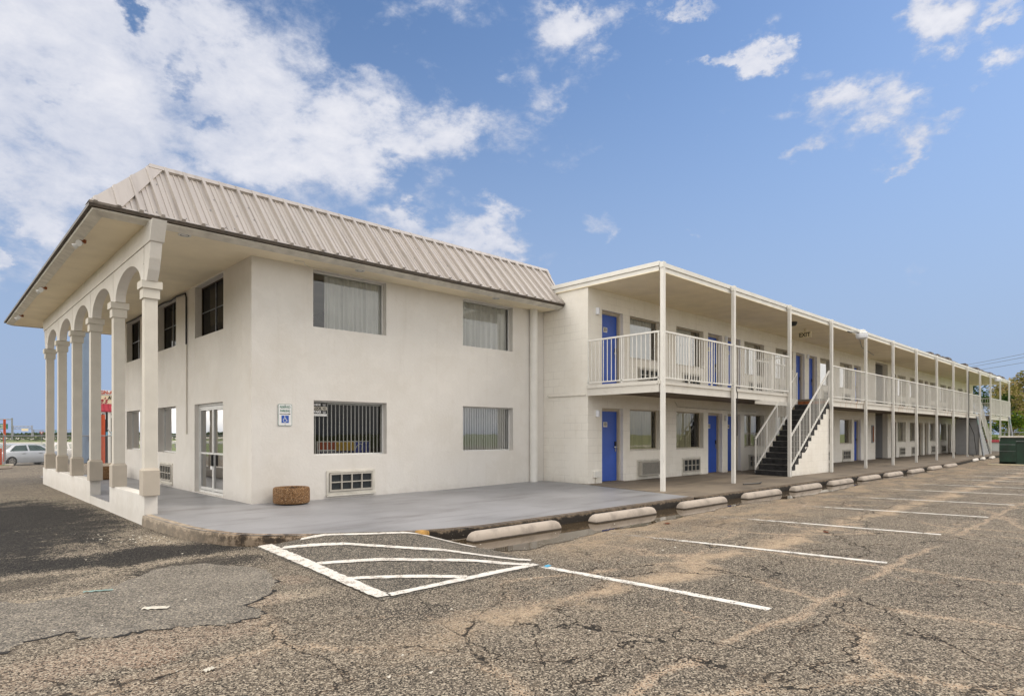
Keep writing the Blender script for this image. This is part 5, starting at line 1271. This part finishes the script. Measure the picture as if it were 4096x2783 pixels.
# shop canopy with lettering
t = thing('shop_canopy', (10.6,50,-.6), 'shop front canopy with white lettered board, cream sign and red awning behind columns', 'shop')
SXL, SYL = 8.35, 50.0
b = MB(); b.box(SXL,14,SYL,SYL+.4,4.17,4.50); b.build('letter_board', M['signwhite'], t)
text('lettering', 'ALIGN-ALL', .34, (9.02,SYL-.02,4.335), FY, M['trash_red'], t, .01, .85, .008)
b = MB(); b.box(SXL,14,SYL+.02,SYL+.4,3.58,4.15); b.build('cream_board', M['creamsign'], t)
text('lettering', "e's", .55, (8.90,SYL-.0,3.78), FY, M['red'], t, .01, .8, .01, 'CENTER', .35)
text('lettering', 'AUTO', .34, (9.55,SYL-.0,3.98), FY, M['black'], t, .01, .8, .004)
b = MB(); b.quad((SXL,SYL-.5,3.02),(14,SYL-.5,3.02),(14,SYL,3.56),(SXL,SYL,3.56)); b.box(SXL,14,SYL-.52,SYL-.5,3.0,3.08)
for k in range(24): x = SXL+.28*k; b.bar((x,SYL-.51,3.04),(x,SYL-.01,3.58),.03)
b.build('awning', M['red'], t, recalc=False)
for x in (9.18,11,13): b = MB(); b.box(x-.07,x+.07,SYL-.45,SYL-.31,-.6,3.0); b.build('post', M['white'], t)
b = MB(); b.box(SXL,14,SYL+3,SYL+3.2,-.6,3.5); b.build('back_wall', M['darkgrille'], t)
b = MB(); b.box(8.62,8.95,SYL-.43,SYL-.41,2.5,3.0); b.build('price_card', M['signwhite'], t); text('lettering', 'F', .4, (8.82,SYL-.46,2.74), FY, M['black'], t, .01)
b = MB(); b.box(9.27,9.5,SYL-.43,SYL-.41,2.6,3.0); b.build('price_card', M['signwhite'], t); text('lettering', '9', .32, (9.34,SYL-.46,2.78), FY, M['black'], t, .01)
b = MB(); b.box(9.25,11,SYL+1,SYL+1.1,1.35,1.65); b.build('counter', M['cyan'], t); b = MB(); b.box(8.4,9.0,SYL+.6,SYL+.7,-.6,.5); b.build('low_panel', M['darkgrille'], t)
steel_post(8.35,47.1,.13,2.75,M['trash_red'],'orange red steel post standing before the white shop canopy', z0=-.6)
# kerb island with grass
b = MB(); pts = [(2.95+.75*math.cos(a)*1.0-.9, 34.6+.45*math.sin(a), 0) for a in [2*PI*k/20 for k in range(20)]]; b.prism(pts, (0,0,.14)); struct(b.build('kerb_island', M['stop'], recalc=True))
b = MB(); b.poly([(p[0]*.92+.16,p[1]*.9+3.46,.147) for p in pts]); struct(b.build('island_grass', M['grass'], recalc=False))
b = MB(); b.box(2.75,3.05,37.2,37.42,.0,.10); tag(b.build('broken_block', M['pedestal'], bevel=.02), 'pinkish broken block on the ground before the fence', 'block')
# highway land: pale road, guard rail, far trees
b = MB(); b.quad((-150,150,-.66),(110,150,-.66),(110,205,-.64),(-150,205,-.64)); b.quad((-250,300,-.60),(160,300,-.60),(160,430,-.55),(-250,430,-.55)); struct(b.build('highway', M['concreteroad'], recalc=False))
t = thing('guard_rail', (-10,110,-.7), 'pale steel guard rail along the road beyond the cars', 'guard rail'); b = MB(); b.box(-60,40,109.97,110.03,-.1,.22); b.build('rail', M['alu'], t)
for k in range(25): b = MB(); b.box(-60+4*k-.06,-60+4*k+.06,110.03,110.15,-.7,.2); b.build('post', M['greymetal'], t)
def treeline(name, x0, y0, x1, y1, h, mat, n, lab, seed):
    rng = random.Random(seed); b = MB()
    for k in range(n):
        u = rng.random(); hh = h*(.55+.45*abs(math.sin(u*23+seed))*abs(math.cos(u*7.3))); z = hh*rng.random()**.7; s = rng.uniform(.5,1.2)*h/4
        c = Vector((x0+(x1-x0)*u, y0+(y1-y0)*u+rng.uniform(-6,6), -.7+z)); d = Vector((rng.gauss(0,1),rng.gauss(0,1),rng.gauss(0,.7))).normalized(); w = d.orthogonal().normalized()
        b.quad(c-d*s, c+w*s*.6, c+d*s, c-w*s*.6)
    o = b.build(name, mat, recalc=False); o['kind'] = 'stuff'; o['label'] = lab
treeline('far_woods', -220, 520, 190, 520, 4.6, M['hillgreen'], 7000, 'distant grey green woods along the horizon behind the highway', 2)
treeline('far_woods', -60, 250, 110, 250, 1.9, M['hillgreen'], 3000, 'scrubby grey green bushes beyond the highway', 4)
